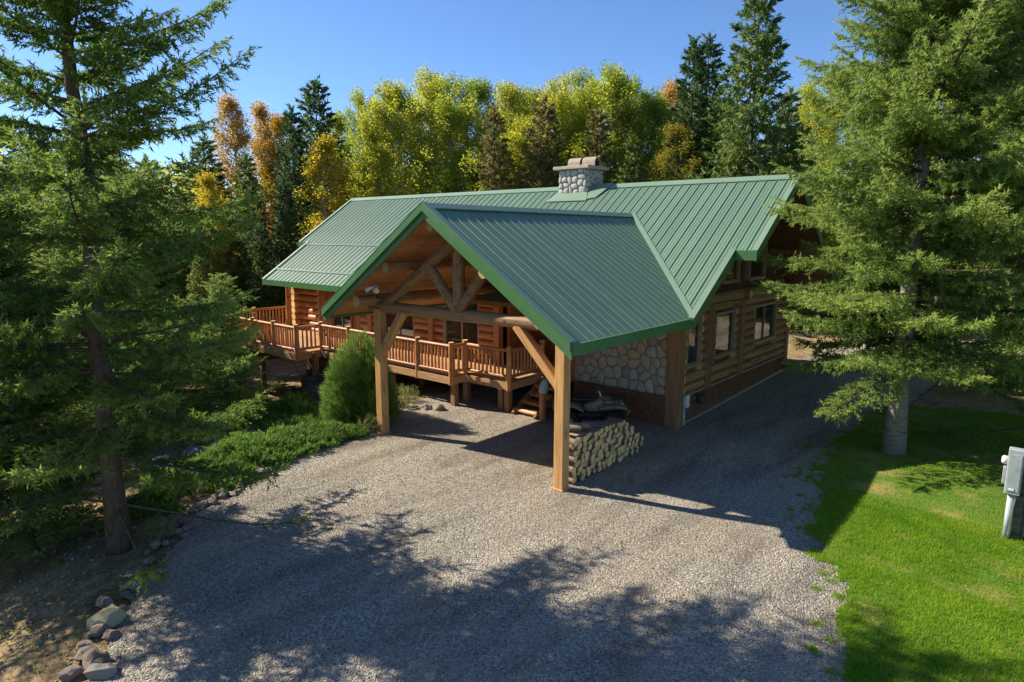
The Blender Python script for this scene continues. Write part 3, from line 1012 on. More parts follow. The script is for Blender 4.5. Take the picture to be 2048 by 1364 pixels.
# --- chimney
chim = MB().box((-7.0, 9.28, 6.5), (-5.78, 10.35, 7.72)).build('chimney', M['mortar'], house)
stones(chim, (-7.0, 9.28, 6.82), (1, 0, 0), (0, 0, 1), (0, -1, 0), 1.22, .9, .205, M['chimstone'], random.Random(11))
stones(chim, (-5.78, 9.28, 6.82), (0, 1, 0), (0, 0, 1), (1, 0, 0), 1.07, .9, .205, M['chimstone'], random.Random(12))
MB().box((-7.18, 9.12, 7.722), (-5.60, 10.52, 7.84)).build('chimney_cap', M['concrete'], chim, None, False, .015)
for x0, x1 in ((-6.82, -6.28), (-6.18, -5.62)):
    b = MB(); n = 12; rr_ = .20
    out = [(rr_ * math.cos(math.pi * i / n), rr_ * 1.25 * math.sin(math.pi * i / n) + .08 * (1 if 0 < i < n else 0)) for i in range(n + 1)]
    inn = [(y * .84, z * .86) for y, z in out]
    cy_ = 9.75
    for (A, B_) in ((out, 1), (inn, 0)):
        base = len(b.v)
        for y, z in A: b.v += [(x0, cy_ + y, 7.842 + z), (x1, cy_ + y, 7.842 + z)]
        b.f += [(base + 2 * i, base + 2 * i + 1, base + 2 * i + 3, base + 2 * i + 2) for i in range(n)]
    m2 = 2 * (n + 1)
    for e in (0, 1): b.f += [(2 * i + e, 2 * i + 2 + e, m2 + 2 * i + 2 + e, m2 + 2 * i + e) for i in range(n)]
    b.m = [0] * len(b.f)
    b.build('flue_cover', M['clay'], chim, None, False)
    MB().box((x0 + .06, 9.6, 7.842), (x1 - .06, 9.9, 8.02)).build('flue', M['dark'], chim)
fl = MB()
fl.prism([(-7.28, 8.86, zm(8.86) + .05), (-5.5, 8.86, zm(8.86) + .05), (-5.72, 9.275, zm(9.275) + .09), (-7.06, 9.275, zm(9.275) + .09)], (0, 0, .015))
fl.prism([(-7.06, 9.262, zm(9.27) + .05), (-5.72, 9.262, zm(9.27) + .05), (-5.72, 9.262, zm(9.27) + .19), (-7.06, 9.262, zm(9.27) + .19)], (0, .012, 0))
fl.prism([(-5.765, 9.25, zm(9.25) + .04), (-5.765, YR + .1, HM + .06), (-5.765, YR + .1, HM + .17), (-5.765, 9.25, zm(9.25) + .18)], (.02, 0, 0))
fl.prism([(-5.74, 8.9, zm(8.9) + .052), (-5.2, 9.0, zm(9) + .05), (-4.9, YR, HM + .075), (-5.74, YR, HM + .075)], (0, 0, .012))
fl.build('chimney_flashing', M['ridge'], chim)

# ------------------------------------------------------------------ raised deck
DZ = 1.0
deck = thing('wooden_deck', 'raised wraparound wooden deck with peeled log railing in front of the house', 'deck', (-12, 3.5, 0))
# floor boards along x, section by section
XA0, XA1, YA, XB1, YBk, XC1, YC_ = -20.2, -13.6, 2.05, -6.5, 3.1, -4.66, 3.72
yy = YA
while yy < YW - .2:
    x0 = XA0
    x1 = XA1 if yy < YBk else (XB1 if yy < YC_ else XC1)
    MB().box((x0, yy, DZ - .04), (x1, yy + .138, DZ)).build('floor_board', M['deck'], deck)
    yy += .146
for k in range(7):
    MB().box((XA0, YW + k * .146 * 3, DZ - .04), (XLW - .25, YW + k * .438 + .43, DZ)).build('floor_board', M['deck'], deck)
rim = [((XA0, YA), (XA1, YA)), ((XA1, YA), (XA1, YBk)), ((XA1, YBk), (XB1, YBk)), ((XB1, YBk), (XB1, YC_)), ((XB1, YC_), (XC1, YC_)), ((XC1, YC_), (XC1, YW - .1)), ((XA0, 8.4), (XA0, YA))]
for a, b in rim:
    d = (Vector(b) - Vector(a)).normalized(); n = Vector((d.y, -d.x))
    p = [Vector((*a, DZ - .27)), Vector((*b, DZ - .27)), Vector((*b, DZ - .045)), Vector((*a, DZ - .045))]
    MB().prism(p, (n.x * .045, n.y * .045, 0)).build('rim_joist', M['deck'], deck)


def railing(a, b, posts):
    """log rail run: rails, balusters, posts at the given fractions"""
    a, b = Vector((*a, 0)), Vector((*b, 0)); L = (b - a).length; d = (b - a) / L
    rl = log('top_rail', a + Vector((0, 0, DZ + .93)), b + Vector((0, 0, DZ + .93)), .058, 'rail', deck)
    log('bottom_rail', a + Vector((0, 0, DZ + .12)), b + Vector((0, 0, DZ + .12)), .055, 'rail', deck)
    n = int(L / .158)
    for i in range(n):
        p = a + d * ((i + .5) * L / n)
        if any(abs((p - a).length - t * L) < .09 for t in posts): continue
        log('baluster', p + Vector((0, 0, DZ + .10)), p + Vector((0, 0, DZ + .93)), rnd.uniform(.034, .043), 'bal', deck)
    for t in posts:
        p = a + d * (t * L)
        log('rail_post', p + Vector((0, 0, DZ - .30)), p + Vector((0, 0, DZ + 1.06)), .088, 'rail', deck)


I_ = .03
railing((XA0, YA + I_), (XA1 - I_, YA + I_), (0, .26, .52, .76, 1))
railing((XA1 - I_, YA + I_), (XA1 - I_, YBk + I_), (1,))
railing((XA1 - I_, YBk + I_), (XB1 - I_, YBk + I_), (.25, .52, .78, 1))
railing((XB1 - I_, YBk + I_), (XB1 - I_, YC_ + I_), (1,))
railing((XB1 - I_, YC_ + I_), (XC1 - I_, YC_ + I_), (1,))
railing((XC1 - I_, YC_ + I_), (XC1 - I_, YW - .25), (1,))
railing((XA0 + I_, YA + I_), (XA0 + I_, 8.3), (.3, .62, 1))
log('corner_column', (XA0 + .75, YW - .35, DZ - .2), (XA0 + .75, YW - .35, 4.0), .12, 'rail', deck)
# posts under the deck
for (x, y) in ((-6.6, 3.32), (-6.72, 4.0), (-4.85, 3.9), (-5.15, 3.95), (-9.9, 3.5), (-13.5, 2.75), (-13.7, 4.5), (-16.8, 2.4), (-19.9, 2.4), (-10, 5), (-17, 5)):
    timber('deck_post', (x, y, gz(x, y) - .2), (x, y, DZ - .05), .19, .19, M['trimwood'], deck)
# joists beneath
for x in np.arange(-20, -4.9, .8):
    y0 = YA if x < XA1 else (YBk if x < XB1 else YC_)
    MB().box((x, y0 + .06, DZ - .26), (x + .05, YW - .2, DZ - .045)).build('joist', M['oldtimber'], deck)

stair = thing('entry_stairs', 'log entry stairs with half-log treads rising beside the deck to the porch door', 'stairs', (-4.1, 3.9, 0))
SX0, SX1 = -4.58, -3.62
nt = 5
for k in range(nt):
    y0 = 3.82 + k * .33; z = .05 + k * .185
    b = MB(); n = 7
    pr = [(y0 + .30 * i / n, z + .125 - (.05 if i in (0, n) else 0)) for i in range(n + 1)] + [(y0 + .30 - .30 * i / n, z + .03 * (1 if i in (0, n) else 0)) for i in range(n + 1)]
    b.prism([(SX0 - .02, p[0], p[1]) for p in pr], (SX1 - SX0 + .04, 0, 0))
    b.build('tread', M['rail'], stair)
for x in (SX0 + .06, SX1 - .06):
    timber('stringer', (x, 3.75, -.02), (x, 5.5, .95), .09, .22, M['trimwood'], stair, .01)
log('newel_post', (-3.52, 3.92, -.05), (-3.52, 3.92, 1.0), .10, 'rail', stair)
nb_ = MB().lathe([(0, .0), (.13, .0), (.145, .06), (.125, .20), (.085, .36), (.06, .40), (0, .41)], 12, axis='z')
nb_.build('newel_cap', M['pvc'], stair, Matrix.Translation((-3.52, 3.92, .80)) @ Matrix.Rotation(.12, 4, 'Y'), True)
log('handrail', (-3.5, 3.95, .95), (-3.5, 5.5, 1.75), .045, 'rail', stair)

# retaining wall below the deck
rw = thing('retaining_wall', 'dark weathered timber retaining wall under the left deck corner', 'wall', (-12.4, 2.4, -.8))
for k in range(9):
    z = -1.62 + k * .205
    x0 = -14.0 + (.9 * max(0, k - 7))
    MB().box((x0 + rnd.uniform(-.05, .05), 2.3 + k * .02, z), (-9.4, 2.48 + k * .02, z + .197)).build('timber', M['oldtimber'], rw, None, False, .01)
    MB().box((-14.02, 2.5 + k * .02, z), (-13.84, 4.6, z + .197)).build('timber', M['oldtimber'], rw, None, False, .01)

# ------------------------------------------------------------------ firewood
q = random.Random(21)
row = 0; z = .075
fc = 0
while z < 1.12:
    y = .36 + (row % 2) * .065
    while y < 3.34:
        top = 1.08 - .10 * max(0, y - .4) / 2 - max(0, y - 2.45) * .62
        r = q.uniform(.062, .09)
        if z + r < top + .06:
            x1 = .07 + q.uniform(-.05, .05)
            L = q.uniform(.40, .46)
            o = mobj('firewood_log', LOGS['fire'][q.randrange(4)], None,
                     axis_matrix((x1 - L, y + q.uniform(-.02, .02), z + q.uniform(-.015, .015)), (x1, y + q.uniform(-.02, .02), z + q.uniform(-.015, .015)), r, r * q.uniform(.85, 1.05), None, q.uniform(0, 6)))
            tag(o, 'firewood round in the %s layer from the ground, %s of the stack' % (('bottom', 'second', 'third', 'fourth', 'fifth', 'sixth', 'seventh', 'eighth', 'ninth')[min(8, row)], 'post end' if y < 1.0 else 'left middle' if y < 1.8 else 'right middle' if y < 2.6 else 'far end'), 'firewood', 'stacked firewood rounds'); fc += 1
        y += r * 2 + .003
    z += .124; row += 1
for k, (y, zz) in enumerate(((.5, 1.17), (.85, 1.15))):
    o = mobj('firewood_log', LOGS['fire'][k], None, axis_matrix((-.35, y, zz), (-.02, y + .25, zz), .075, .05, None, .4))
    tag(o, ('pale split firewood log lying across the top of the stack beside the post', 'second split log lying crosswise on top of the firewood stack')[k], 'firewood')

# ------------------------------------------------------------------ quad bike
qb = thing('quad_bike', 'camouflage quad bike with black seat parked behind the firewood stack', 'quad bike', (-1.95, 4.05, 0), R(36))
QM = WM[qb.name]
ty = MB().lathe([(.15, -.10), (.24, -.125), (.29, -.10), (.30, -.03), (.30, .03), (.29, .10), (.24, .125), (.15, .10)], 22).mesh('tyre', M['rubber'], True)
rm = MB().lathe([(0, -.03), (.05, -.05), (.14, -.06), (.155, -.10), (.155, .10), (.14, .06), (.05, .05), (0, .03)], 16).mesh('rim', M['steel'], True)
for x in (-.62, .62):
    for y in (-.42, .42):
        w = mobj('wheel', ty, qb, QM @ Matrix.Translation((x, y, .30)))
        mobj('rim', rm, w, QM @ Matrix.Translation((x, y, .30)))
        kn = MB()
        for k in range(18):
            t = k * math.pi / 9
            for s in (-1, 1):
                c = Vector((math.cos(t) * .30, s * .055, math.sin(t) * .30)); u = Vector((-math.sin(t), 0, math.cos(t))); rr3 = Vector((math.cos(t), 0, math.sin(t)))
                kn.prism([c - u * .025 - Vector((0, .05, 0)), c + u * .025 - Vector((0, .05, 0)), c + u * .025 + Vector((0, .05, 0)), c - u * .025 + Vector((0, .05, 0))], rr3 * .02)
        kn.build('tread', M['rubber'], w, QM @ Matrix.Translation((x, y, .30)))


def loft(name, rings, mat, n=12, bevel=0, smooth=True):
    """rounded-box sections (x, half width, z low, z high)"""
    b = MB()
    for (x, hw, z0, z1) in rings:
        for k in range(n):
            t = 2 * math.pi * (k + .5) / n; c, s_ = math.cos(t), math.sin(t)
            p = .55
            b.v.append((x, hw * math.copysign(abs(c) ** p, c), (z0 + z1) / 2 + (z1 - z0) / 2 * math.copysign(abs(s_) ** p, s_)))
    for i in range(len(rings) - 1):
        b.f += [(i * n + k, i * n + (k + 1) % n, (i + 1) * n + (k + 1) % n, (i + 1) * n + k) for k in range(n)]
    b.f += [tuple(range(n)), tuple((len(rings) - 1) * n + k for k in range(n))]
    b.m = [0] * len(b.f)
    return b.build(name, mat, qb, QM, smooth)


loft('chassis', [(-.75, .16, .30, .5), (-.3, .2, .25, .55), (.3, .2, .25, .55), (.75, .16, .30, .55)], M['black'])
loft('body', [(-.2, .14, .5, .74), (.05, .17, .5, .82), (.3, .2, .52, .95), (.5, .22, .55, .93), (.78, .2, .6, .84)], M['camo'])
loft('front_fender', [(.2, .42, .62, .70), (.4, .52, .68, .78), (.65, .54, .72, .82), (.92, .45, .66, .76), (1.0, .36, .58, .66)], M['camo'])
loft('rear_fender', [(-1.05, .36, .6, .68), (-.9, .5, .7, .8), (-.62, .54, .74, .84), (-.4, .5, .66, .76), (-.2, .36, .52, .62)], M['camo'])
loft('seat', [(-.78, .16, .80, .94), (-.6, .19, .82, 1.0), (-.3, .17, .78, .92), (.05, .13, .80, .93), (.15, .1, .82, .92)], M['black'])
loft('backrest', [(-.98, .15, .86, 1.22), (-.9, .2, .86, 1.28), (-.84, .17, .88, 1.24)], M['black'])
for s, x0, x1, z in ((1, .32, .95, .90), (-1, -1.05, -.5, .92)):
    b = MB()
    for y in (-.32, -.16, 0, .16, .32): b.tube([(x0, y, z), (x1, y, z)], .012, 6)
    for x in (x0, (x0 + x1) / 2, x1): b.tube([(x, -.36, z), (x, .36, z)], .014, 6)
    for x in (x0 + .05, x1 - .05):
        for y in (-.25, .25): b.tube([(x, y, z), (x, y, z - .16)], .012, 6)
    b.build('front_rack' if s > 0 else 'rear_rack', M['black'], qb, QM)
b = MB().tube([(.30, 0, .88), (.22, 0, 1.08)], .03, 8).tube([(.10, -.38, 1.10), (.2, -.2, 1.16), (.22, 0, 1.12), (.2, .2, 1.16), (.10, .38, 1.10)], .014, 8)
hb = b.build('handlebar', M['steel'], qb, QM)
for s in (-1, 1):
    MB().tube([(.12, s * .27, 1.125), (.04, s * .40, 1.08)], .02, 8).build('grip', M['rubber'], hb, QM)
    MB().lathe([(0, 0), (.06, .01), (.07, .05), (.05, .09), (0, .1)], 12).build('headlight', M['white'], qb, QM @ Matrix.Translation((.80, s * .17, .74)) @ Matrix.Rotation(-math.pi / 2, 4, 'Z'))
    MB().box((-.25, s * .25 if s > 0 else -.48, .30), (.28, .48 if s > 0 else -.25, .335)).build('footboard', M['steel'], qb, QM)
MB().tube([(.98, -.3, .5), (1.06, -.2, .6), (1.06, .2, .6), (.98, .3, .5)], .02, 8).build('bumper', M['steel'], qb, QM)

# ------------------------------------------------------------------ small fixtures
mt = thing('electrical_conduit', 'grey conduit pipe and small junction box on the house corner skirting', 'conduit', (XW + .1, 5.98, -.15))
MB().tube([(XW + .13, 6.02, -.2), (XW + .13, 6.02, .62)], .035, 10).build('pipe', M['pvc'], mt)
MB().tube([(XW + .13, 6.02, .28), (XW + .13, 6.02, .33)], .045, 10).build('coupling', M['pvc'], mt)
MB().tube([(XW + .13, 6.02, .58), (XW + .13, 6.02, .86)], .055, 10).build('weatherhead', M['pvc'], mt)
MB().box((XW + .03, 6.09, .50), (XW + .18, 6.28, .86)).build('meter_box', M['white'], mt, None, False, .02)
hr = thing('hose_reel', 'dark hose reel hung on the brown skirting right of the grey conduit', 'hose reel', (XW + .15, 6.85, .4))
MB().lathe([(.02, -.02), (.16, -.02), (.16, 0), (.1, .02), (.1, .12), (.16, .14), (.16, .16), (.02, .16)], 18, 0, 'y').build('drum', M['oldtimber'], hr, Matrix.Translation((XW + .2, 6.95, .62)), True)
MB().lathe([(.1, .0), (.14, .03), (.145, .07), (.14, .11), (.1, .14)], 18, 0, 'y').build('hose', M['black'], hr, Matrix.Translation((XW + .2, 6.95, .62)), True)
MB().box((XW + .0, 6.9, .55), (XW + .06, 7.15, .7)).build('bracket', M['steel'], hr)

fl_ = thing('floodlight', 'white twin-head floodlight on the top of the left porch post', 'floodlight', (-5.85, -.2, 3.75))
MB().lathe([(0, 0), (.055, 0), (.055, .03), (0, .035)], 12).build('mount', M['white'], fl_, Matrix.Translation((-5.85, -.2, 4.02)) @ Matrix.Rotation(math.pi, 4, 'Z'))
MB().tube([(-5.85, -.17, 3.70), (-5.85, -.2, 4.02)], .02, 6).build('stem', M['black'], fl_)
for s in (-1, 1):
    c = Vector((-5.85 + s * .05, -.24, 4.03)); t = Vector((-5.85 + s * .22, -.38, 3.93))
    MB().tube([c, c.lerp(t, .3), c.lerp(t, .55), t], [.02, .045, .05, .085], 12).build('lamp_head', M['white'], fl_, None, True)

ub = thing('electrical_pedestal', 'grey metal electrical cabinet and conduit on a wooden post at the lawn edge', 'electrical box', (7.5, 3.7, 0))
MB().box((7.52, 3.72, -.1), (7.66, 3.86, 1.95)).build('post', M['oldtimber'], ub, None, False, .008)
bx_ = MB().box((7.30, 3.52, .78), (7.53, 3.71, 1.62)).build('cabinet', M['greybox'], ub, None, False, .012)
MB().box((7.325, 3.508, .84), (7.505, 3.519, 1.53)).build('door', M['greybox'], bx_, None, False, .003)
MB().box((7.36, 3.500, .86), (7.44, 3.507, .90)).build('plate', M['white'], bx_)
MB().lathe([(0, -.09), (.05, -.09), (.075, -.07), (.08, 0), (0, .0)], 16, 0, 'y').build('meter', M['white'], bx_, Matrix.Translation((7.30, 3.62, 1.38)) @ Matrix.Rotation(-math.pi / 2, 4, 'Z'), True)
MB().box((7.25, 3.56, .95), (7.298, 3.68, 1.26)).build('side_box', M['greybox'], bx_, None, False, .008)
MB().tube([(7.41, 3.63, -.1), (7.41, 3.63, .78)], .055, 12).build('conduit', M['pvc'], ub, None, True)
MB().box((7.47, 3.66, -.1), (7.60, 3.70, .76)).build('board', M['oldtimber'], ub, None, False, .006)
MB().tube([(7.44, 3.57, .0), (7.45, 3.56, .4), (7.48, 3.57, .75)], .012, 6).build('ground_wire', M['steel'], ub)

# ------------------------------------------------------------------ foliage builders
def twig_template(n, nl=.40, nw=.085, seed=1):
    """a sprig along +z (unit length): n narrow needle faces round a stem"""
    g = np.random.default_rng(seed); V = []
    for i in range(n):
        s = .85 * i / max(1, n - 1); a = i * 2.4 + g.uniform(-.3, .3)
        rad = np.array([math.cos(a), math.sin(a), 0]); tan = np.array([-math.sin(a), math.cos(a), 0])
        d = rad * .75 + np.array([0, 0, .75]); b = np.array([0, 0, s])
        V += [b - tan * nw, b + tan * nw, b + d * nl]
    return np.array(V, np.float32)


def sprigs(P, D, S, tint, tpl, g):
    """place the template at every point P along direction D"""
    n = len(P)
    D = D / np.maximum(1e-6, np.linalg.norm(D, axis=1, keepdims=True))
    ref = np.where(np.abs(D[:, 2:3]) > .9, np.array([[1., 0, 0]]), np.array([[0, 0, 1.]]))
    A = np.cross(ref, D); A /= np.linalg.norm(A, axis=1, keepdims=True); B = np.cross(D, A)
    ro = g.uniform(0, 6.28, n)[:, None]
    A, B = A * np.cos(ro) + B * np.sin(ro), -A * np.sin(ro) + B * np.cos(ro)
    k = len(tpl)
    V = P[:, None] + S[:, None, None] * (tpl[None, :, 0:1] * A[:, None] + tpl[None, :, 1:2] * B[:, None] + tpl[None, :, 2:3] * D[:, None])
    T = np.repeat(np.clip(tint, 0, 1), k).reshape(n, k)
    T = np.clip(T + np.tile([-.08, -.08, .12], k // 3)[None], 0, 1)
    return V.reshape(-1, 3), np.arange(n * k).reshape(-1, 3), T.ravel()


def spruce(seed, H, Rm, z0, step=.30, nbr=5, lat=.095, tw=.075, twl=.15, tpl=None, needle=None, bark=None, up0=-.22, up1=.75, power=.72, dead=0.0, trunk_r=.2, sparse=.0, latf=.42, latmax=.95, barez=0.0):
    """returns trunk mesh and crown mesh of a spruce standing at the origin"""
    g = np.random.default_rng(seed); tb = MB()
    tb.tube([(g.normal(0, .03) * (i > 0), g.normal(0, .03) * (i > 0), -.25 + (H + .25) * i / 9) for i in range(10)],
            [trunk_r * (1.28 if i == 0 else 1) * (1 - .97 * (i / 9)) ** .85 for i in range(10)], 12)
    P, D, S, T = [], [], [], []
    z = z0; az = g.uniform(0, 6.28)
    while z < H - .25:
        t = (z - z0) / (H - z0)
        for b in range(nbr if t < .85 else 4):
            az += 2.399 + g.uniform(-.4, .4)
            if g.random() < sparse: continue
            L = Rm * (1 - t) ** power * g.uniform(.68, 1.15) + .12
            if t < .06: L *= .8
            e = up0 + (up1 - up0) * t ** .8 + g.normal(0, .09)
            hd = np.array([math.cos(az), math.sin(az), 0]); sd_ = np.array([-math.sin(az), math.cos(az), 0])
            droop = .05 * (1 - t) + .015; bend = g.normal(0, .05)
            zz = z + g.uniform(-.12, .12)

            def at(s):
                s = np.asarray(s, float)[..., None]
                f = s / L
                return np.array([0, 0, zz]) + hd * s + sd_ * bend * s * f + np.array([0, 0, 1.]) * (math.tan(e) * s - droop * s * s * (1 - .55 * f) + .10 * L * f ** 4)
            pts = at(np.linspace(0, L, 5))
            r0 = min(.036, .010 + .008 * L)
            tb.tube(pts, [r0, r0 * .8, r0 * .6, r0 * .35, .003], 4, 1, False)
            isdead = g.random() < dead * (1 - t) or zz < barez and g.random() < .85
            s0 = max(.10, .16 * L * (1 - t * .5))
            if isdead: s0 = L * (.72 if zz > barez else .80)
            ss_ = np.arange(s0, L, lat * g.uniform(.85, 1.15))
            if len(ss_) == 0: ss_ = np.array([L * .8])
            for side in (-1, 1):
                sj = ss_ + g.uniform(-.03, .03, len(ss_))
                ll = np.minimum(latmax, latf * (L - sj) + .13) * g.uniform(.6, 1.15, len(ss_))
                base = at(np.clip(sj, 0, L))
                an = g.uniform(.75, 1.15, len(ss_)) * side
                ld = hd[None] * np.cos(an)[:, None] + sd_[None] * np.sin(an)[:, None]
                ld[:, 2] += math.tan(e) * .5 - .16 + g.normal(0, .14, len(ss_))
                k = np.maximum(1, (ll / tw).astype(int))
                idx = np.repeat(np.arange(len(ss_)), k)
                fr = np.concatenate([(np.arange(q) + .6) / q for q in k])
                pos = base[idx] + ld[idx] * (ll[idx] * fr)[:, None]
                pos[:, 2] -= .10 * (ll[idx] * fr) ** 2
                dd = ld[idx] + g.normal(0, .55, (len(idx), 3))
                dd[:, 2] -= .10
                P.append(pos); D.append(dd); S.append(twl * g.uniform(.7, 1.25, len(idx)))
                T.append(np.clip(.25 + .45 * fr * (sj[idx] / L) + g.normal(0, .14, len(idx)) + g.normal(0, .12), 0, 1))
                for i in range(0, len(ss_), 3):
                    tb.tube([base[i], base[i] + ld[i] * ll[i] * .8], [.006, .002], 3, 1, False)
            # leading shoot
            P.append(at(np.linspace(L * .9, L * 1.02, 4))); D.append(np.repeat((hd * .9 + np.array([0, 0, .25]))[None], 4, 0)); S.append(np.full(4, twl)); T.append(np.full(4, .8))
        z += step * g.uniform(.75, 1.25) * (1 - .45 * t)
    zt = np.linspace(H - .8, H, 14)
    P.append(np.column_stack([0 * zt, 0 * zt, zt])); D.append(np.column_stack([g.normal(0, .5, 14), g.normal(0, .5, 14), np.full(14, .8)])); S.append(np.full(14, twl * 1.2)); T.append(np.full(14, .5))
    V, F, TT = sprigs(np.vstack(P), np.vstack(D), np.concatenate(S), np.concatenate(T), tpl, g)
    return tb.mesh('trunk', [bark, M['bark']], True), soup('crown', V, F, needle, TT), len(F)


def aspen(seed, H, Rm, z0, nleaf=17000, ls=.085, narrow=1.0):
    g = np.random.default_rng(seed); tb = MB()
    lean = g.normal(0, .25, 2)
    ax = lambda z: np.array([lean[0] * z / H + .12 * math.sin(z * .7 + seed), lean[1] * z / H + .12 * math.cos(z * .6 + seed), z])
    tb.tube([ax(-.2 + (H * .95 + .2) * i / 8) for i in range(9)], [.17 * (1 - .93 * i / 8) for i in range(9)], 8)
    C, W = [], []
    for i in range(84):
        t = g.random() ** .85; z = z0 + (H - z0) * t
        prof = (math.sin(math.pi * min(1, .18 + .80 * t)) ** .75) * narrow
        a = g.uniform(0, 6.28); L = Rm * prof * g.uniform(.45, 1.05)
        st = ax(max(z0 * .75, z - L * .9)); en = ax(z) + np.array([math.cos(a) * L, math.sin(a) * L, L * g.uniform(-.05, .35)])
        mid = (st + en) / 2 + np.array([0, 0, -.1 * L])
        tb.tube([st, mid, en], [.045, .028, .008], 4, 0, False)
        for f in (.55, .8, 1.0, 1.1):
            C.append(st + (en - st) * f); W.append(.22 + .42 * g.random())
    for f in np.linspace(.55, .99, 10): C.append(ax(H * f)); W.append(.5 * (1.2 - f) + .22)
    C = np.array(C); W = np.array(W)
    idx = g.choice(len(C), nleaf, p=(W ** 2) / (W ** 2).sum())
    d = g.normal(0, 1, (nleaf, 3)); d /= np.linalg.norm(d, axis=1, keepdims=True)
    P = C[idx] + d * (W[idx] * g.random(nleaf) ** .45)[:, None] * np.array([1, 1, 1.25])
    n = g.normal(0, 1, (nleaf, 3)); n /= np.linalg.norm(n, axis=1, keepdims=True)
    u = np.cross(n, [0.3, .2, 1]); u /= np.linalg.norm(u, axis=1, keepdims=True); v = np.cross(n, u)
    s = (ls * g.uniform(.7, 1.35, nleaf))[:, None]
    V = np.stack([P - u * s * .8, P + v * s * .75, P + u * s, P - v * s * .75], 1).reshape(-1, 3)
    F = np.arange(nleaf * 4).reshape(-1, 4)
    cl = g.random(len(C))
    T = np.repeat(np.clip(cl[idx] * .6 + g.random(nleaf) * .4, 0, 1), 4)
    return tb.mesh('trunk', M['aspenbark'], True), soup('crown', V, F, M['leaf'], T), nleaf * 2


def plant_tree(name, label, cat, meshes, loc, h=1.0, rot=0, w=None, color=None, group=None, mat=None):
    x, y = loc
    t = thing(name, label, cat, (x, y, gz(x, y) - .05), rot, group)
    t.scale = (w or h, w or h, h)
    for nm, me in zip(('trunk', 'crown'), meshes):
        o = bpy.data.objects.new(nm, me); COL.objects.link(o); o.parent = t
        if color and nm == 'crown': o.color = (*color, 1)
        if mat and nm == 'crown': o.material_slots[0].link = 'OBJECT'; o.material_slots[0].material = mat
    return t


TPN = twig_template(9, .42, .085)
TPM = twig_template(6, .50, .11, 2)
TPF = twig_template(5, .55, .17, 3)

# near spruces
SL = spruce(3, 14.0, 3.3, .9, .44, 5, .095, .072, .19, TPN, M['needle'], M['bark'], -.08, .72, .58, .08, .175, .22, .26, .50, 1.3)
SR = spruce(8, 16.5, 3.65, 2.35, .36, 6, .10, .078, .20, TPN, M['sunneedle'], M['palebark'], -.12, .52, .58, .04, .23, .05, .33, .70)
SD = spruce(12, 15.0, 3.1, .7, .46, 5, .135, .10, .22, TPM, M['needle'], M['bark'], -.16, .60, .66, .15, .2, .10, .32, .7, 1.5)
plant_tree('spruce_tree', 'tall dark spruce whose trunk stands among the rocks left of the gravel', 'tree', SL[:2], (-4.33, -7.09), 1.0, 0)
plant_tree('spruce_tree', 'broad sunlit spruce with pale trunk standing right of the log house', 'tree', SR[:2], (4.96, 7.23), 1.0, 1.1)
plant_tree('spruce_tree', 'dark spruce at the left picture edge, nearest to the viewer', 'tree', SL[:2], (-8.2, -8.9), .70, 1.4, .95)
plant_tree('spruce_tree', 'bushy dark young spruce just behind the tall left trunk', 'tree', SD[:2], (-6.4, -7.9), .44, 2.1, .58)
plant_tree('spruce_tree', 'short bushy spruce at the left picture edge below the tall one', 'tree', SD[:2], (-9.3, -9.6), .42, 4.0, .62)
plant_tree('spruce_tree', 'sunlit spruce behind the trunk of the tall left spruce, beside the rock garden', 'tree', SD[:2], (-15.2, -4.2), .52, 2.6, .80, mat=M['sunneedle'])  # crown takes the brighter needle copy to look sunlit
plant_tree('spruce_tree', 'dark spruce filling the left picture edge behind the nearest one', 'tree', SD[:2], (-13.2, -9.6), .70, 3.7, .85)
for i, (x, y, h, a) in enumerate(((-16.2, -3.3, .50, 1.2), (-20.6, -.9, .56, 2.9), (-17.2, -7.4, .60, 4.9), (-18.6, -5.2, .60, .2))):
    plant_tree('spruce_tree', ('bright middle-sized spruce behind the rock garden', 'bright spruce between the rock garden and the deck corner', 'bright spruce left of the rock garden, behind the tall trunk', 'bright spruce deeper in the left wood behind the tall trunk')[i], 'tree', SD[:2], (x, y), h, a, h * 1.2, mat=M['sunneedle'])
plant_tree('spruce_tree', 'spruce standing left of the deck, half hidden by nearer boughs', 'tree', SD[:2], (-18.5, -1.6), .62, 4.4, .80, mat=M['sunneedle'])
plant_tree('spruce_tree', 'short bright spruce behind the junipers, left of the pine bush', 'tree', SD[:2], (-12.4, -1.2), .36, .9, .55, mat=M['sunneedle'])
plant_tree('spruce_tree', 'young bright spruce below the left deck railing', 'tree', SD[:2], (-17.0, .3), .30, 5.9, .50, mat=M['sunneedle'])
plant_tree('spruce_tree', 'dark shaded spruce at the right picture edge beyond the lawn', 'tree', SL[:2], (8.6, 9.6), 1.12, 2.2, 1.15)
plant_tree('spruce_tree', 'dark spruce behind the sunlit one, over the leaf-strewn ground at right', 'tree', SD[:2], (6.6, 15.8), 1.15, .4)
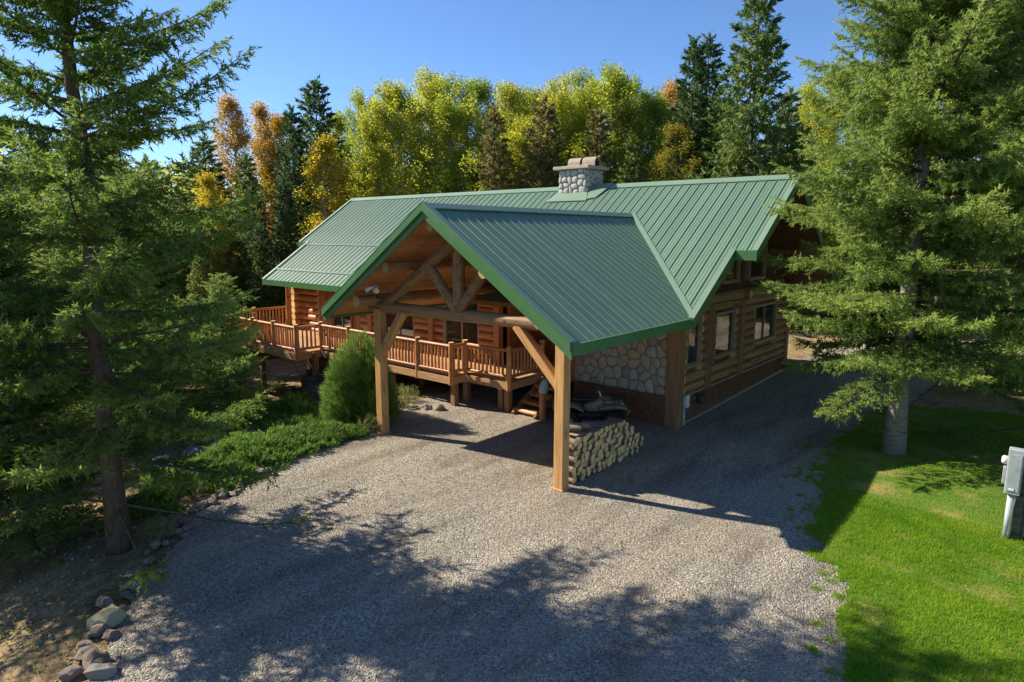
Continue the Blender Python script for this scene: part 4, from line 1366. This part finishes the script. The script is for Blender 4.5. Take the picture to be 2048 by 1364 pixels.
# trees behind the house
FS = [spruce(30 + i, 14.0, (2.3, 1.9, 2.7)[i], .8, .52, 5, .26, .20, .40, TPF, M['farneedle'], M['bark'], -.22, .6, (.8, .9, .72)[i], .0, .15, .03) for i in range(3)]
AS = [aspen(50 + i, 15.0, (3.4, 3.0, 3.7, 2.5)[i], (3.0, 3.2, 2.6, 2.2)[i], 34000, .056) for i in range(4)]
AN = aspen(60, 15.0, 1.9, 2.5, 17000, .058, .9)
YG, YG2, GOLD, ORG, GRN = (.40, .405, .05), (.33, .37, .05), (.47, .37, .05), (.43, .28, .09), (.24, .31, .045)
DG, MG, BR, LG = (.075, .125, .040), (.125, .18, .045), (.22, .19, .065), (.22, .26, .060)
BACK = [
    ('aspen_tree', 'pale green aspen crown at the left end of the aspen row above the roof', 'A0', (-30.6, 18.1), 15.6, YG2),
    ('aspen_tree', 'yellow-green aspen second from the left in the row above the roof', 'A1', (-28.2, 18.9), 16.0, YG),
    ('aspen_tree', 'tallest yellow-green aspen above the porch ridge end', 'A2', (-27.8, 21.9), 16.8, YG),
    ('aspen_tree', 'broad green aspen with a forked pale trunk above the porch roof', 'A0', (-25.1, 21.5), 16.1, YG2),
    ('aspen_tree', 'greener aspen behind the row, right of the forked one', 'A3', (-26.6, 25.5), 16.6, GRN),
    ('aspen_tree', 'yellow-green aspen with thin top left of the brown-tipped spruces', 'A3', (-22.9, 24.7), 15.7, YG),
    ('aspen_tree', 'lower green aspen between the two brown-tipped spruces', 'A1', (-23.5, 28.1), 15.7, YG2),
    ('aspen_tree', 'golden green aspen left above the stone chimney', 'A2', (-19.6, 26.1), 15.6, YG),
    ('aspen_tree', 'tall aspen straight above the stone chimney', 'A0', (-20.1, 29.7), 16.7, YG2),
    ('aspen_tree', 'tall rounded green aspen right above the chimney', 'A1', (-16.8, 28.5), 16.3, YG2),
    ('aspen_tree', 'shorter green aspen right of the tall rounded one', 'A2', (-16.8, 31.2), 15.3, GRN),
    ('aspen_tree', 'dull green aspen at the right end of the row, left of the orange maple', 'A3', (-14.0, 29.6), 14.3, GRN),
    ('aspen_tree', 'golden aspen standing clear left above the main roof end', 'AN', (-27.2, 13.0), 12.1, GOLD),
    ('aspen_tree', 'low yellow aspen in front of the tall ones over the left roof ridge', 'A3', (-26.5, 16.2), 12.0, YG),
    ('aspen_tree', 'low golden aspen between the brown-tipped spruces', 'A1', (-19.3, 22.4), 12.8, YG),
    ('aspen_tree', 'low orange-green aspen behind the right part of the main roof', 'A3', (-10.5, 25.9), 11.5, (.22, .19, .03)),
    ('birch_tree', 'yellow birch in the gap left of the deck spruces', 'AN', (-32.0, 7.6), 10.0, GOLD),
    ('birch_tree', 'low bright yellow birch beside the dark spruces left of the roof', 'A3', (-28.9, 7.0), 6.8, (.30, .26, .03)),
    ('maple_tree', 'tall narrow orange tree, leftmost against the sky', 'AN', (-38.7, 12.6), 15.8, ORG),
    ('maple_tree', 'second tall orange tree right of the leftmost one', 'AN', (-38.9, 15.1), 15.6, ORG),
    ('maple_tree', 'orange-gold tree just left of the dark pointed spruces', 'A3', (-35.0, 14.4), 14.6, (.34, .21, .03)),
    ('maple_tree', 'orange maple top left of the paired sparse spruces', 'A3', (-14.7, 33.0), 15.4, ORG),
    ('maple_tree', 'low orange tree behind the left spruce boughs', 'A3', (-41.2, 11.7), 11.4, ORG),
    ('spruce_tree', 'tallest dark pointed spruce left of the aspen row', 'S0', (-31.3, 14.9), 16.3, DG),
    ('spruce_tree', 'dark spruce with ragged top just left of the tallest pointed one', 'S1', (-29.8, 12.2), 14.2, DG),
    ('spruce_tree', 'slim blue-green spruce in front of the orange trees', 'S1', (-28.2, 8.2), 11.0, MG),
    ('spruce_tree', 'slim dark spruce beside the left end of the main roof', 'S1', (-25.7, 9.0), 9.6, DG),
    ('spruce_tree', 'small spruce tip showing beside the left boughs against the sky', 'S0', (-37.1, 10.0), 12.9, MG),
    ('spruce_tree', 'short dark spruce behind the left deck railing', 'S2', (-25.2, 7.2), 7.1, DG),
    ('spruce_tree', 'green spruce behind the far left deck corner', 'S0', (-29.1, 4.8), 9.0, MG),
    ('spruce_tree', 'brown-tipped spruce left of the chimney, farther of the two', 'S1', (-19.5, 19.6), 13.5, BR),
    ('spruce_tree', 'brown-tipped spruce nearest left of the chimney', 'S0', (-17.2, 21.5), 13.8, BR),
    ('spruce_tree', 'dull brown-green spruce right behind the chimney', 'S1', (-14.2, 22.8), 12.7, BR),
    ('spruce_tree', 'left spruce of the sparse dark pair right of the aspens', 'S1', (-10.0, 26.3), 16.0, DG),
    ('spruce_tree', 'right spruce of the sparse dark pair right of the aspens', 'S1', (-10.2, 28.8), 16.6, DG),
    ('spruce_tree', 'tallest spruce behind the right end of the main roof', 'S2', (-5.7, 24.7), 17.2, MG),
    ('spruce_tree', 'small pointed spruce in the sky gap right of the tallest one', 'S1', (-6.3, 32.1), 13.6, LG),
    ('spruce_tree', 'low green spruce behind the roof right of the chimney', 'S2', (-12.1, 23.2), 10.8, LG),
    ('spruce_tree', 'bushy spruce below the sparse pair over the right roof', 'S2', (-7.8, 26.9), 12.2, LG),
    ('aspen_tree', 'yellow-green aspen beyond the right gable, left of the sunlit spruce', 'A0', (-6.6, 37.2), 14.6, YG),
    ('aspen_tree', 'tall green aspen behind the sunlit spruce', 'A2', (-6.4, 42.7), 16.9, GRN),
    ('aspen_tree', 'green aspen behind the sparse spruce pair', 'A1', (-12.3, 35.0), 13.8, GRN),
    ('aspen_tree', 'small pale aspen left of the row beside the tallest pointed spruce', 'A3', (-36.1, 20.1), 15.1, YG2),
    ('aspen_tree', 'green aspen beyond the left end of the aspen row', 'A2', (-33.5, 22.5), 15.0, YG2),
    ('aspen_tree', 'yellow-green aspen half hidden behind the tallest yellow-green one', 'A1', (-29.5, 25.0), 15.6, YG),
    ('aspen_tree', 'green aspen far behind the forked one', 'A0', (-26.0, 29.5), 15.8, YG2),
    ('aspen_tree', 'green aspen far behind the brown-tipped spruces', 'A2', (-22.5, 32.0), 15.6, YG2),
    ('aspen_tree', 'yellow-green aspen far behind the chimney', 'A3', (-19.5, 34.0), 16.2, YG),
    ('aspen_tree', 'green aspen far behind the orange maple top', 'A0', (-15.0, 36.0), 15.0, YG2),
    ('aspen_tree', 'green aspen low in front of the forked one over the porch ridge', 'A3', (-23.5, 20.5), 11.5, YG2),
    ('aspen_tree', 'green aspen low behind the roof right of the chimney', 'A1', (-15.5, 25.5), 11.5, YG2),
    ('aspen_tree', 'yellow-green aspen low behind the golden one at the left roof end', 'A1', (-31.5, 16.5), 11.0, YG),
    ('aspen_tree', 'green aspen low behind the sparse spruce pair', 'A2', (-9.5, 31.0), 12.0, YG2),
    ('aspen_tree', 'yellow-green aspen low between the orange trees and the deck spruces', 'A0', (-35.0, 9.5), 9.5, YG),
    ('aspen_tree', 'low yellow aspen sapling just behind the left end of the house', 'A1', (-23.0, 10.2), 5.4, YG),
    ('aspen_tree', 'low green aspen sapling left of the house end', 'A3', (-25.6, 11.8), 6.2, YG2),
    ('aspen_tree', 'low yellow-green sapling behind the far deck railing', 'A0', (-27.2, 8.6), 5.0, YG),
    ('spruce_tree', 'spruce whose trunk shows past the right gable corner', 'S2', (-3.7, 26.3), 10.5, LG),
    ('spruce_tree', 'spruce deep in the left wood behind the sunlit one', 'S2', (-24.3, -1.5), 10.0, MG),
    ('spruce_tree', 'tall spruce deep in the left wood, right of the dark edge tree', 'S0', (-32.9, 1.5), 12.6, MG),
    ('spruce_tree', 'green spruce behind the sunlit spruce, its top left of the trunk', 'S2', (0.5, 27.5), 15.5, LG),
    ('spruce_tree', 'spruce far behind the trunk of the sunlit spruce', 'S0', (5.0, 30.0), 16.0, MG),
    ('spruce_tree', 'dark spruce in the right wood above the leaf-strewn ground', 'S2', (9.5, 23.5), 15.0, MG),
    ('spruce_tree', 'spruce in the right wood near the picture edge', 'S2', (12.5, 18.0), 15.0, DG),
    ('aspen_tree', 'yellow-green aspen deep in the right wood', 'A0', (2.0, 37.0), 16.0, YG2),
    ('aspen_tree', 'green aspen deep in the right wood near the picture edge', 'A2', (12.0, 34.0), 16.0, GRN),
    ('spruce_tree', 'sunny spruce behind the left boughs under the open sky', 'S2', (-33.5, 5.0), 11.0, LG),
    ('spruce_tree', 'sunny green spruce left of the far deck corner', 'S2', (-26.5, .8), 8.6, LG),
    ('spruce_tree', 'light green spruce right beyond the far left deck corner', 'S2', (-27.0, 4.4), 8.0, LG),
    ('spruce_tree', 'low light green spruce closest to the far deck corner', 'S0', (-24.3, 3.4), 5.6, LG),
    ('spruce_tree', 'light green spruce left of the yellow birch', 'S0', (-33.0, 3.4), 10.5, LG),
    ('aspen_tree', 'yellow-green aspen deep in the left wood', 'A1', (-40.0, 4.0), 12.5, YG2),
    ('aspen_tree', 'aspen deep in the left wood behind the dark edge tree', 'A2', (-38.0, -3.0), 14.0, YG2),
    ('spruce_tree', 'tall spruce deep in the left wood near the picture edge', 'S2', (-31.4, -4.5), 13.4, MG),
]
MESH = {'A0': AS[0], 'A1': AS[1], 'A2': AS[2], 'A3': AS[3], 'AN': AN, 'S0': FS[0], 'S1': FS[1], 'S2': FS[2]}
rb = random.Random(4)
for nm, lab, key, loc, h, colr in BACK:
    base = 14.0 if key[0] == 'S' else 15.0
    w = h / base * rb.uniform(.92, 1.12)
    if key[0] == 'A' and h < 13: w *= 1.25
    plant_tree(nm, lab, 'tree', MESH[key][:2], loc, h / base, rb.uniform(0, 6.28), w, colr, 'trees behind the house')

# the wood behind them, one mass
g = np.random.default_rng(99)
n = 150000
dep = g.uniform(0, 1, n); a = g.uniform(-1, 1, n)
# an arc of thicket around the back of the clearing
th = np.radians(g.uniform(35, 200, n)); rr_ = g.uniform(36, 52, n)
cx_, cy_ = -2, 4
X = cx_ + np.cos(th) * rr_ * .95; Y = cy_ + np.sin(th) * rr_
keep = ~((X > -24) & (X < 4) & (Y < 19))
topz = 9.5 + 3.0 * np.array([noise.noise((float(x) * .22, float(y) * .22, 5)) for x, y in zip(X, Y)])
Z = g.random(n) ** 1.1 * topz
P = np.column_stack([X, Y, Z])[keep]
nn = len(P)
nrm = g.normal(0, 1, (nn, 3)); nrm /= np.linalg.norm(nrm, axis=1, keepdims=True)
u = np.cross(nrm, [.3, .2, 1]); u /= np.linalg.norm(u, axis=1, keepdims=True); v = np.cross(nrm, u); s = g.uniform(.09, .22, nn)[:, None]
V = np.stack([P - u * s, P + v * s * .8, P + u * s, P - v * s * .8], 1).reshape(-1, 3)
fb = mobj('forest_thicket', soup('forest_thicket', V, np.arange(nn * 4).reshape(-1, 4), M['leaf'], np.repeat(g.random(nn), 4)))
fb.color = (.31, .33, .06, 1)
tag(fb, 'dense green thicket of the wood behind the trees', 'forest', kind='stuff')

# ------------------------------------------------------------------ shrubs
def shrub(seed, n, rx, rz, mat, tpl, tw, upw=.8, flat=0.0):
    """mound of upright sprigs; base at origin"""
    g = np.random.default_rng(seed)
    a = g.uniform(0, 6.28, n); c = g.uniform(0, 1, n)
    lump = 1 + .22 * np.sin(a * 3 + seed) + .15 * np.sin(a * 5 + 2 * seed)
    el = np.arcsin(c)
    r = g.random(n) ** .28
    lump = lump * np.array([1 + .26 * noise.noise((math.cos(p) * 1.9 + seed, math.sin(p) * 1.9, q_ * 3.2)) for p, q_ in zip(a, c)])
    P = np.column_stack([np.cos(a) * np.cos(el) * rx * r * lump, np.sin(a) * np.cos(el) * rx * r * lump, np.sin(el) * rz * r * (1 + .18 * np.sin(a * 4 + seed))])
    P += g.normal(0, .035, P.shape); P[:, 2] = np.abs(P[:, 2])
    D = P / np.array([rx, rx, rz]) + g.normal(0, .35, (n, 3)); D[:, 2] += upw
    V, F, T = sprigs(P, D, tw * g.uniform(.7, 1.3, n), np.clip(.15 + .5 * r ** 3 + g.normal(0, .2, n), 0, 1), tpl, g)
    return soup('foliage', V, F, mat, T)


TPP = twig_template(12, .75, .035, 6)
TPJ = twig_template(7, .6, .10, 7)
pine_me = [shrub(1, 7500, 1.0, 2.15, M['pine'], TPP, .16, .8)]
jun_me = [shrub(5 + i, 2600, 1.0, .36, M['juniper'], TPJ, .13, .35) for i in range(3)]
wd_me = [shrub(15 + i, 90, .22, .36, M['weed'], twig_template(5, .7, .05, 9), .16, 1.2) for i in range(2)]
pb = thing('pine_bush', 'bushy bright green young pine left of the left porch post', 'bush', (-7.55, .45, gz(-7.55, .45)))
MB().tube([(-7.55, .45, gz(-7.55, .45) - .1), (-7.5, .45, 1.6)], [.07, .02], 8).build('stem', M['bark'], pb)
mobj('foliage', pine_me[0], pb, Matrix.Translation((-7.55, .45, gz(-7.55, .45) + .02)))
for i, (x, y, s, lab) in enumerate(((-6.75, -1.15, .75, 'low spreading juniper nearest the left porch post'), (-7.0, -2.2, .95, 'green juniper between the gravel and the rock garden, second from the post'),
                                    (-6.85, -3.5, 1.05, 'wide juniper in the middle of the bank beside the gravel'), (-6.3, -4.75, .95, 'bright juniper above the sandy bank edge'),
                                    (-7.4, -4.9, .6, 'juniper lower on the bank behind the bright one'), (-8.3, -2.9, .6, 'small juniper in front of the rock garden'),
                                    (-8.2, -1.2, .9, 'yellow-green juniper below the pine bush'), (-9.6, -.6, 1.0, 'dark juniper beside the retaining wall'),
                                    (-5.75, -6.1, .6, 'small green shrub by the tall spruce trunk'), (-11.2, .4, 1.0, 'leafy shrub in front of the retaining wall corner'),
                                    (-15.5, .2, 1.3, 'green shrub below the left part of the deck'))):
    sh = thing('juniper_shrub', lab, 'shrub', (x, y, gz(x, y)), i * 1.3, 'shrubs along the left bank')
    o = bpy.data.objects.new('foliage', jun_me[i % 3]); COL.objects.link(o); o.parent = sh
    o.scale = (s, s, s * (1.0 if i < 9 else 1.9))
q = random.Random(31)
for i, (x, y) in enumerate(((-7.3, 1.7), (-7.7, 2.2), (-8.0, 2.7), (-7.0, 1.0), (-8.2, 1.9), (-6.75, .2), (-8.7, 2.9), (-5.6, -5.4), (-4.0, -6.6), (-6.3, -.3))):
    p = mobj('weed_clump', wd_me[i % 2], None, Matrix.Translation((x, y, gz(x, y))) @ Matrix.Rotation(i, 4, 'Z') @ Matrix.Scale(q.uniform(.8, 1.3), 4))
    tag(p, 'thin yellow-green weeds ' + ('left of the three pale rocks', 'behind the three pale rocks', 'under the deck edge behind the left porch post', 'right of the pine bush', 'between the pine bush and the deck', 'at the foot of the left porch post', 'by the first deck post', 'on the sandy bank above the tall spruce trunk', 'among the rocks beside the tall spruce trunk', 'below the pine bush by the gravel')[i], 'weeds', 'weeds along the gravel edge')

# ------------------------------------------------------------------ rocks
def rock_mesh(seed):
    bm = bmesh.new(); bmesh.ops.create_icosphere(bm, subdivisions=2, radius=1)
    q = random.Random(seed); o = Vector((q.uniform(0, 50), q.uniform(0, 50), q.uniform(0, 50)))
    for v in bm.verts:
        d = v.co.normalized()
        v.co = d * (1 + .55 * noise.noise(d * 1.1 + o) + .22 * noise.noise(d * 2.8 + o)); v.co.x = round(v.co.x * 3.2) / 3.2 * .5 + v.co.x * .5; v.co.z = round(v.co.z * 3) / 3 * .55 + v.co.z * .45
        v.co.z *= .72
    me = bpy.data.meshes.new('rock'); bm.to_mesh(me); bm.free()
    me.materials.append(M['rock'])
    me.polygons.foreach_set('use_smooth', [q.random() < .0 for _ in me.polygons])
    return me


RK = [rock_mesh(i) for i in range(6)]


def rock(x, y, s, lab, group=None, me=None, z=None):
    zz = (gz(x, y) if z is None else z) + s * .22
    o = mobj('rock', me or RK[q.randrange(6)], None, Matrix.Translation((x, y, zz)) @ Matrix.Rotation(q.uniform(0, 6), 4, 'Z') @ Matrix.Rotation(q.uniform(-.3, .3), 4, 'X') @ Matrix.Diagonal((s * q.uniform(.8, 1.35), s * q.uniform(.75, 1.1), s * q.uniform(.7, 1.1), 1)))
    return tag(o, lab, 'rock', group)


t_edge = [Vector(p) for p in LEFT[1:9]]
for seg, (a, b) in enumerate(zip(t_edge, t_edge[1:])):
    k = max(1, int((b - a).length / .11))
    for j in range(k):
        p = a.lerp(b, (j + q.uniform(0, .8)) / k)
        if q.random() < .12: continue
        nrm = Vector((-(b - a).y, (b - a).x)).normalized()
        p = p + nrm * q.uniform(-.05, .36)
        sz = q.choice((.05, .06, .075, .09, .11, .14)) * q.uniform(.85, 1.15)
        rock(p.x, p.y, sz, '%s rock edging the gravel, %s' % ('pebble-sized' if sz < .06 else 'small' if sz < .08 else 'middle-sized' if sz < .11 else 'large', ('at the bottom picture edge', 'at the lower left', 'just below the mossy boulder', 'between the mossy boulder and the tall spruce', 'beside the tall spruce trunk', 'above the tall spruce trunk', 'below the junipers', 'along the junipers')[seg]), 'rocks edging the gravel')
mr = RK[2].copy(); mr.materials[0] = M['mossrock']
rock(-1.95, -8.02, .20, 'big yellowish mossy boulder in the edging row near the lower left', None, mr)
for i in range(46):
    f = q.random(); x = -11.4 + 1.9 * f + q.uniform(-.3, .3); y = -3.6 + 1.9 * f + q.uniform(-.45, .45)
    sz, hz = q.uniform(.11, .24), q.uniform(0, .28)
    rock(x, y, sz, '%s rock %s in the rock garden behind the junipers, %s' % ('big' if sz > .18 else 'small', 'on top' if hz > .16 else 'low', 'left end' if f < .33 else 'middle' if f < .66 else 'right end'), 'rocks of the rock garden', None, gz(x, y) + hz)
for (x, y, s, lab) in ((-7.25, 2.15, .17, 'pale rounded rock beside the left porch post, leftmost of three'), (-6.95, 2.45, .20, 'pale rounded rock beside the left porch post, middle of three'), (-6.6, 2.65, .19, 'pale rounded rock beside the left porch post, rightmost of three'),
                       (-6.55, -.75, .13, 'flat rock at the foot of the pine bush')):
    rock(x, y, s, lab)
slab = MB().box((-.55, -.28, 0), (.55, .28, .11)).build('stone_slab', M['rock'], None, Matrix.Translation((-9.3, -4.3, gz(-9.3, -4.3) + .02)) @ Matrix.Rotation(.7, 4, 'Z'), False, .03)
tag(slab, 'flat pale stone slab lying below the rock garden', 'stone slab')

# dry grass and litter on the bank
bp = np.column_stack([g.uniform(-14, 2, 40000), g.uniform(-11, 3, 40000)])
dd = np.array([left_dist(float(a), float(b)) for a, b in bp])
nz = np.array([noise.noise((float(a) * .6, float(b) * .6, 7)) for a, b in bp])
bp = bp[(dd > .15) & (nz > g.uniform(-.25, .35, len(bp)))]
V, F, T = pebbles(bp[g.random(len(bp)) < .22], .012, .05)
bs = mobj('bank_stones', soup('bank_stones', V, F, M['pebble'], T * .6))
tag(bs, 'small stones strewn over the sandy bank', 'stones', kind='stuff')
V, F, T = blades(bp, .10, .012, 1.1)
dg = mobj('dry_grass', soup('dry_grass', V, F, M['weed'], T))
tag(dg, 'thin dry grass on the sandy bank left of the gravel', 'grass', kind='stuff')
lf = np.vstack([scatter(DP, 200, (-5, 6, -8, 3)), scatter(LP, 160, (4.5, 9, -4, 4))])
n = len(lf); a = rng.uniform(0, 6.28, n); sz = rng.uniform(.018, .034, n)
zl = gzv(lf) + .05
cs, sn = np.cos(a) * sz, np.sin(a) * sz
tl = rng.normal(0, .012, (n, 4))
V = np.stack([np.column_stack([lf[:, 0] + cs, lf[:, 1] + sn, zl + tl[:, 0]]), np.column_stack([lf[:, 0] - sn * .7, lf[:, 1] + cs * .7, zl + tl[:, 1]]), np.column_stack([lf[:, 0] - cs, lf[:, 1] - sn, zl + tl[:, 2]]), np.column_stack([lf[:, 0] + sn * .7, lf[:, 1] - cs * .7, zl + tl[:, 3]])], 1).reshape(-1, 3)
V[:, 2] -= .028
fv = mobj('fallen_leaves', soup('fallen_leaves', V, np.arange(4 * n).reshape(-1, 4), M['leaf'], np.repeat(rng.random(n), 4)))
fv.color = (.40, .30, .11, 1)
tag(fv, 'small yellow and brown leaves fallen on gravel and lawn', 'leaves', kind='stuff')
print('TRIS near', SL[2], SR[2], SD[2], 'far', [f[2] for f in FS], sum(len(m.polygons) for m in bpy.data.meshes))
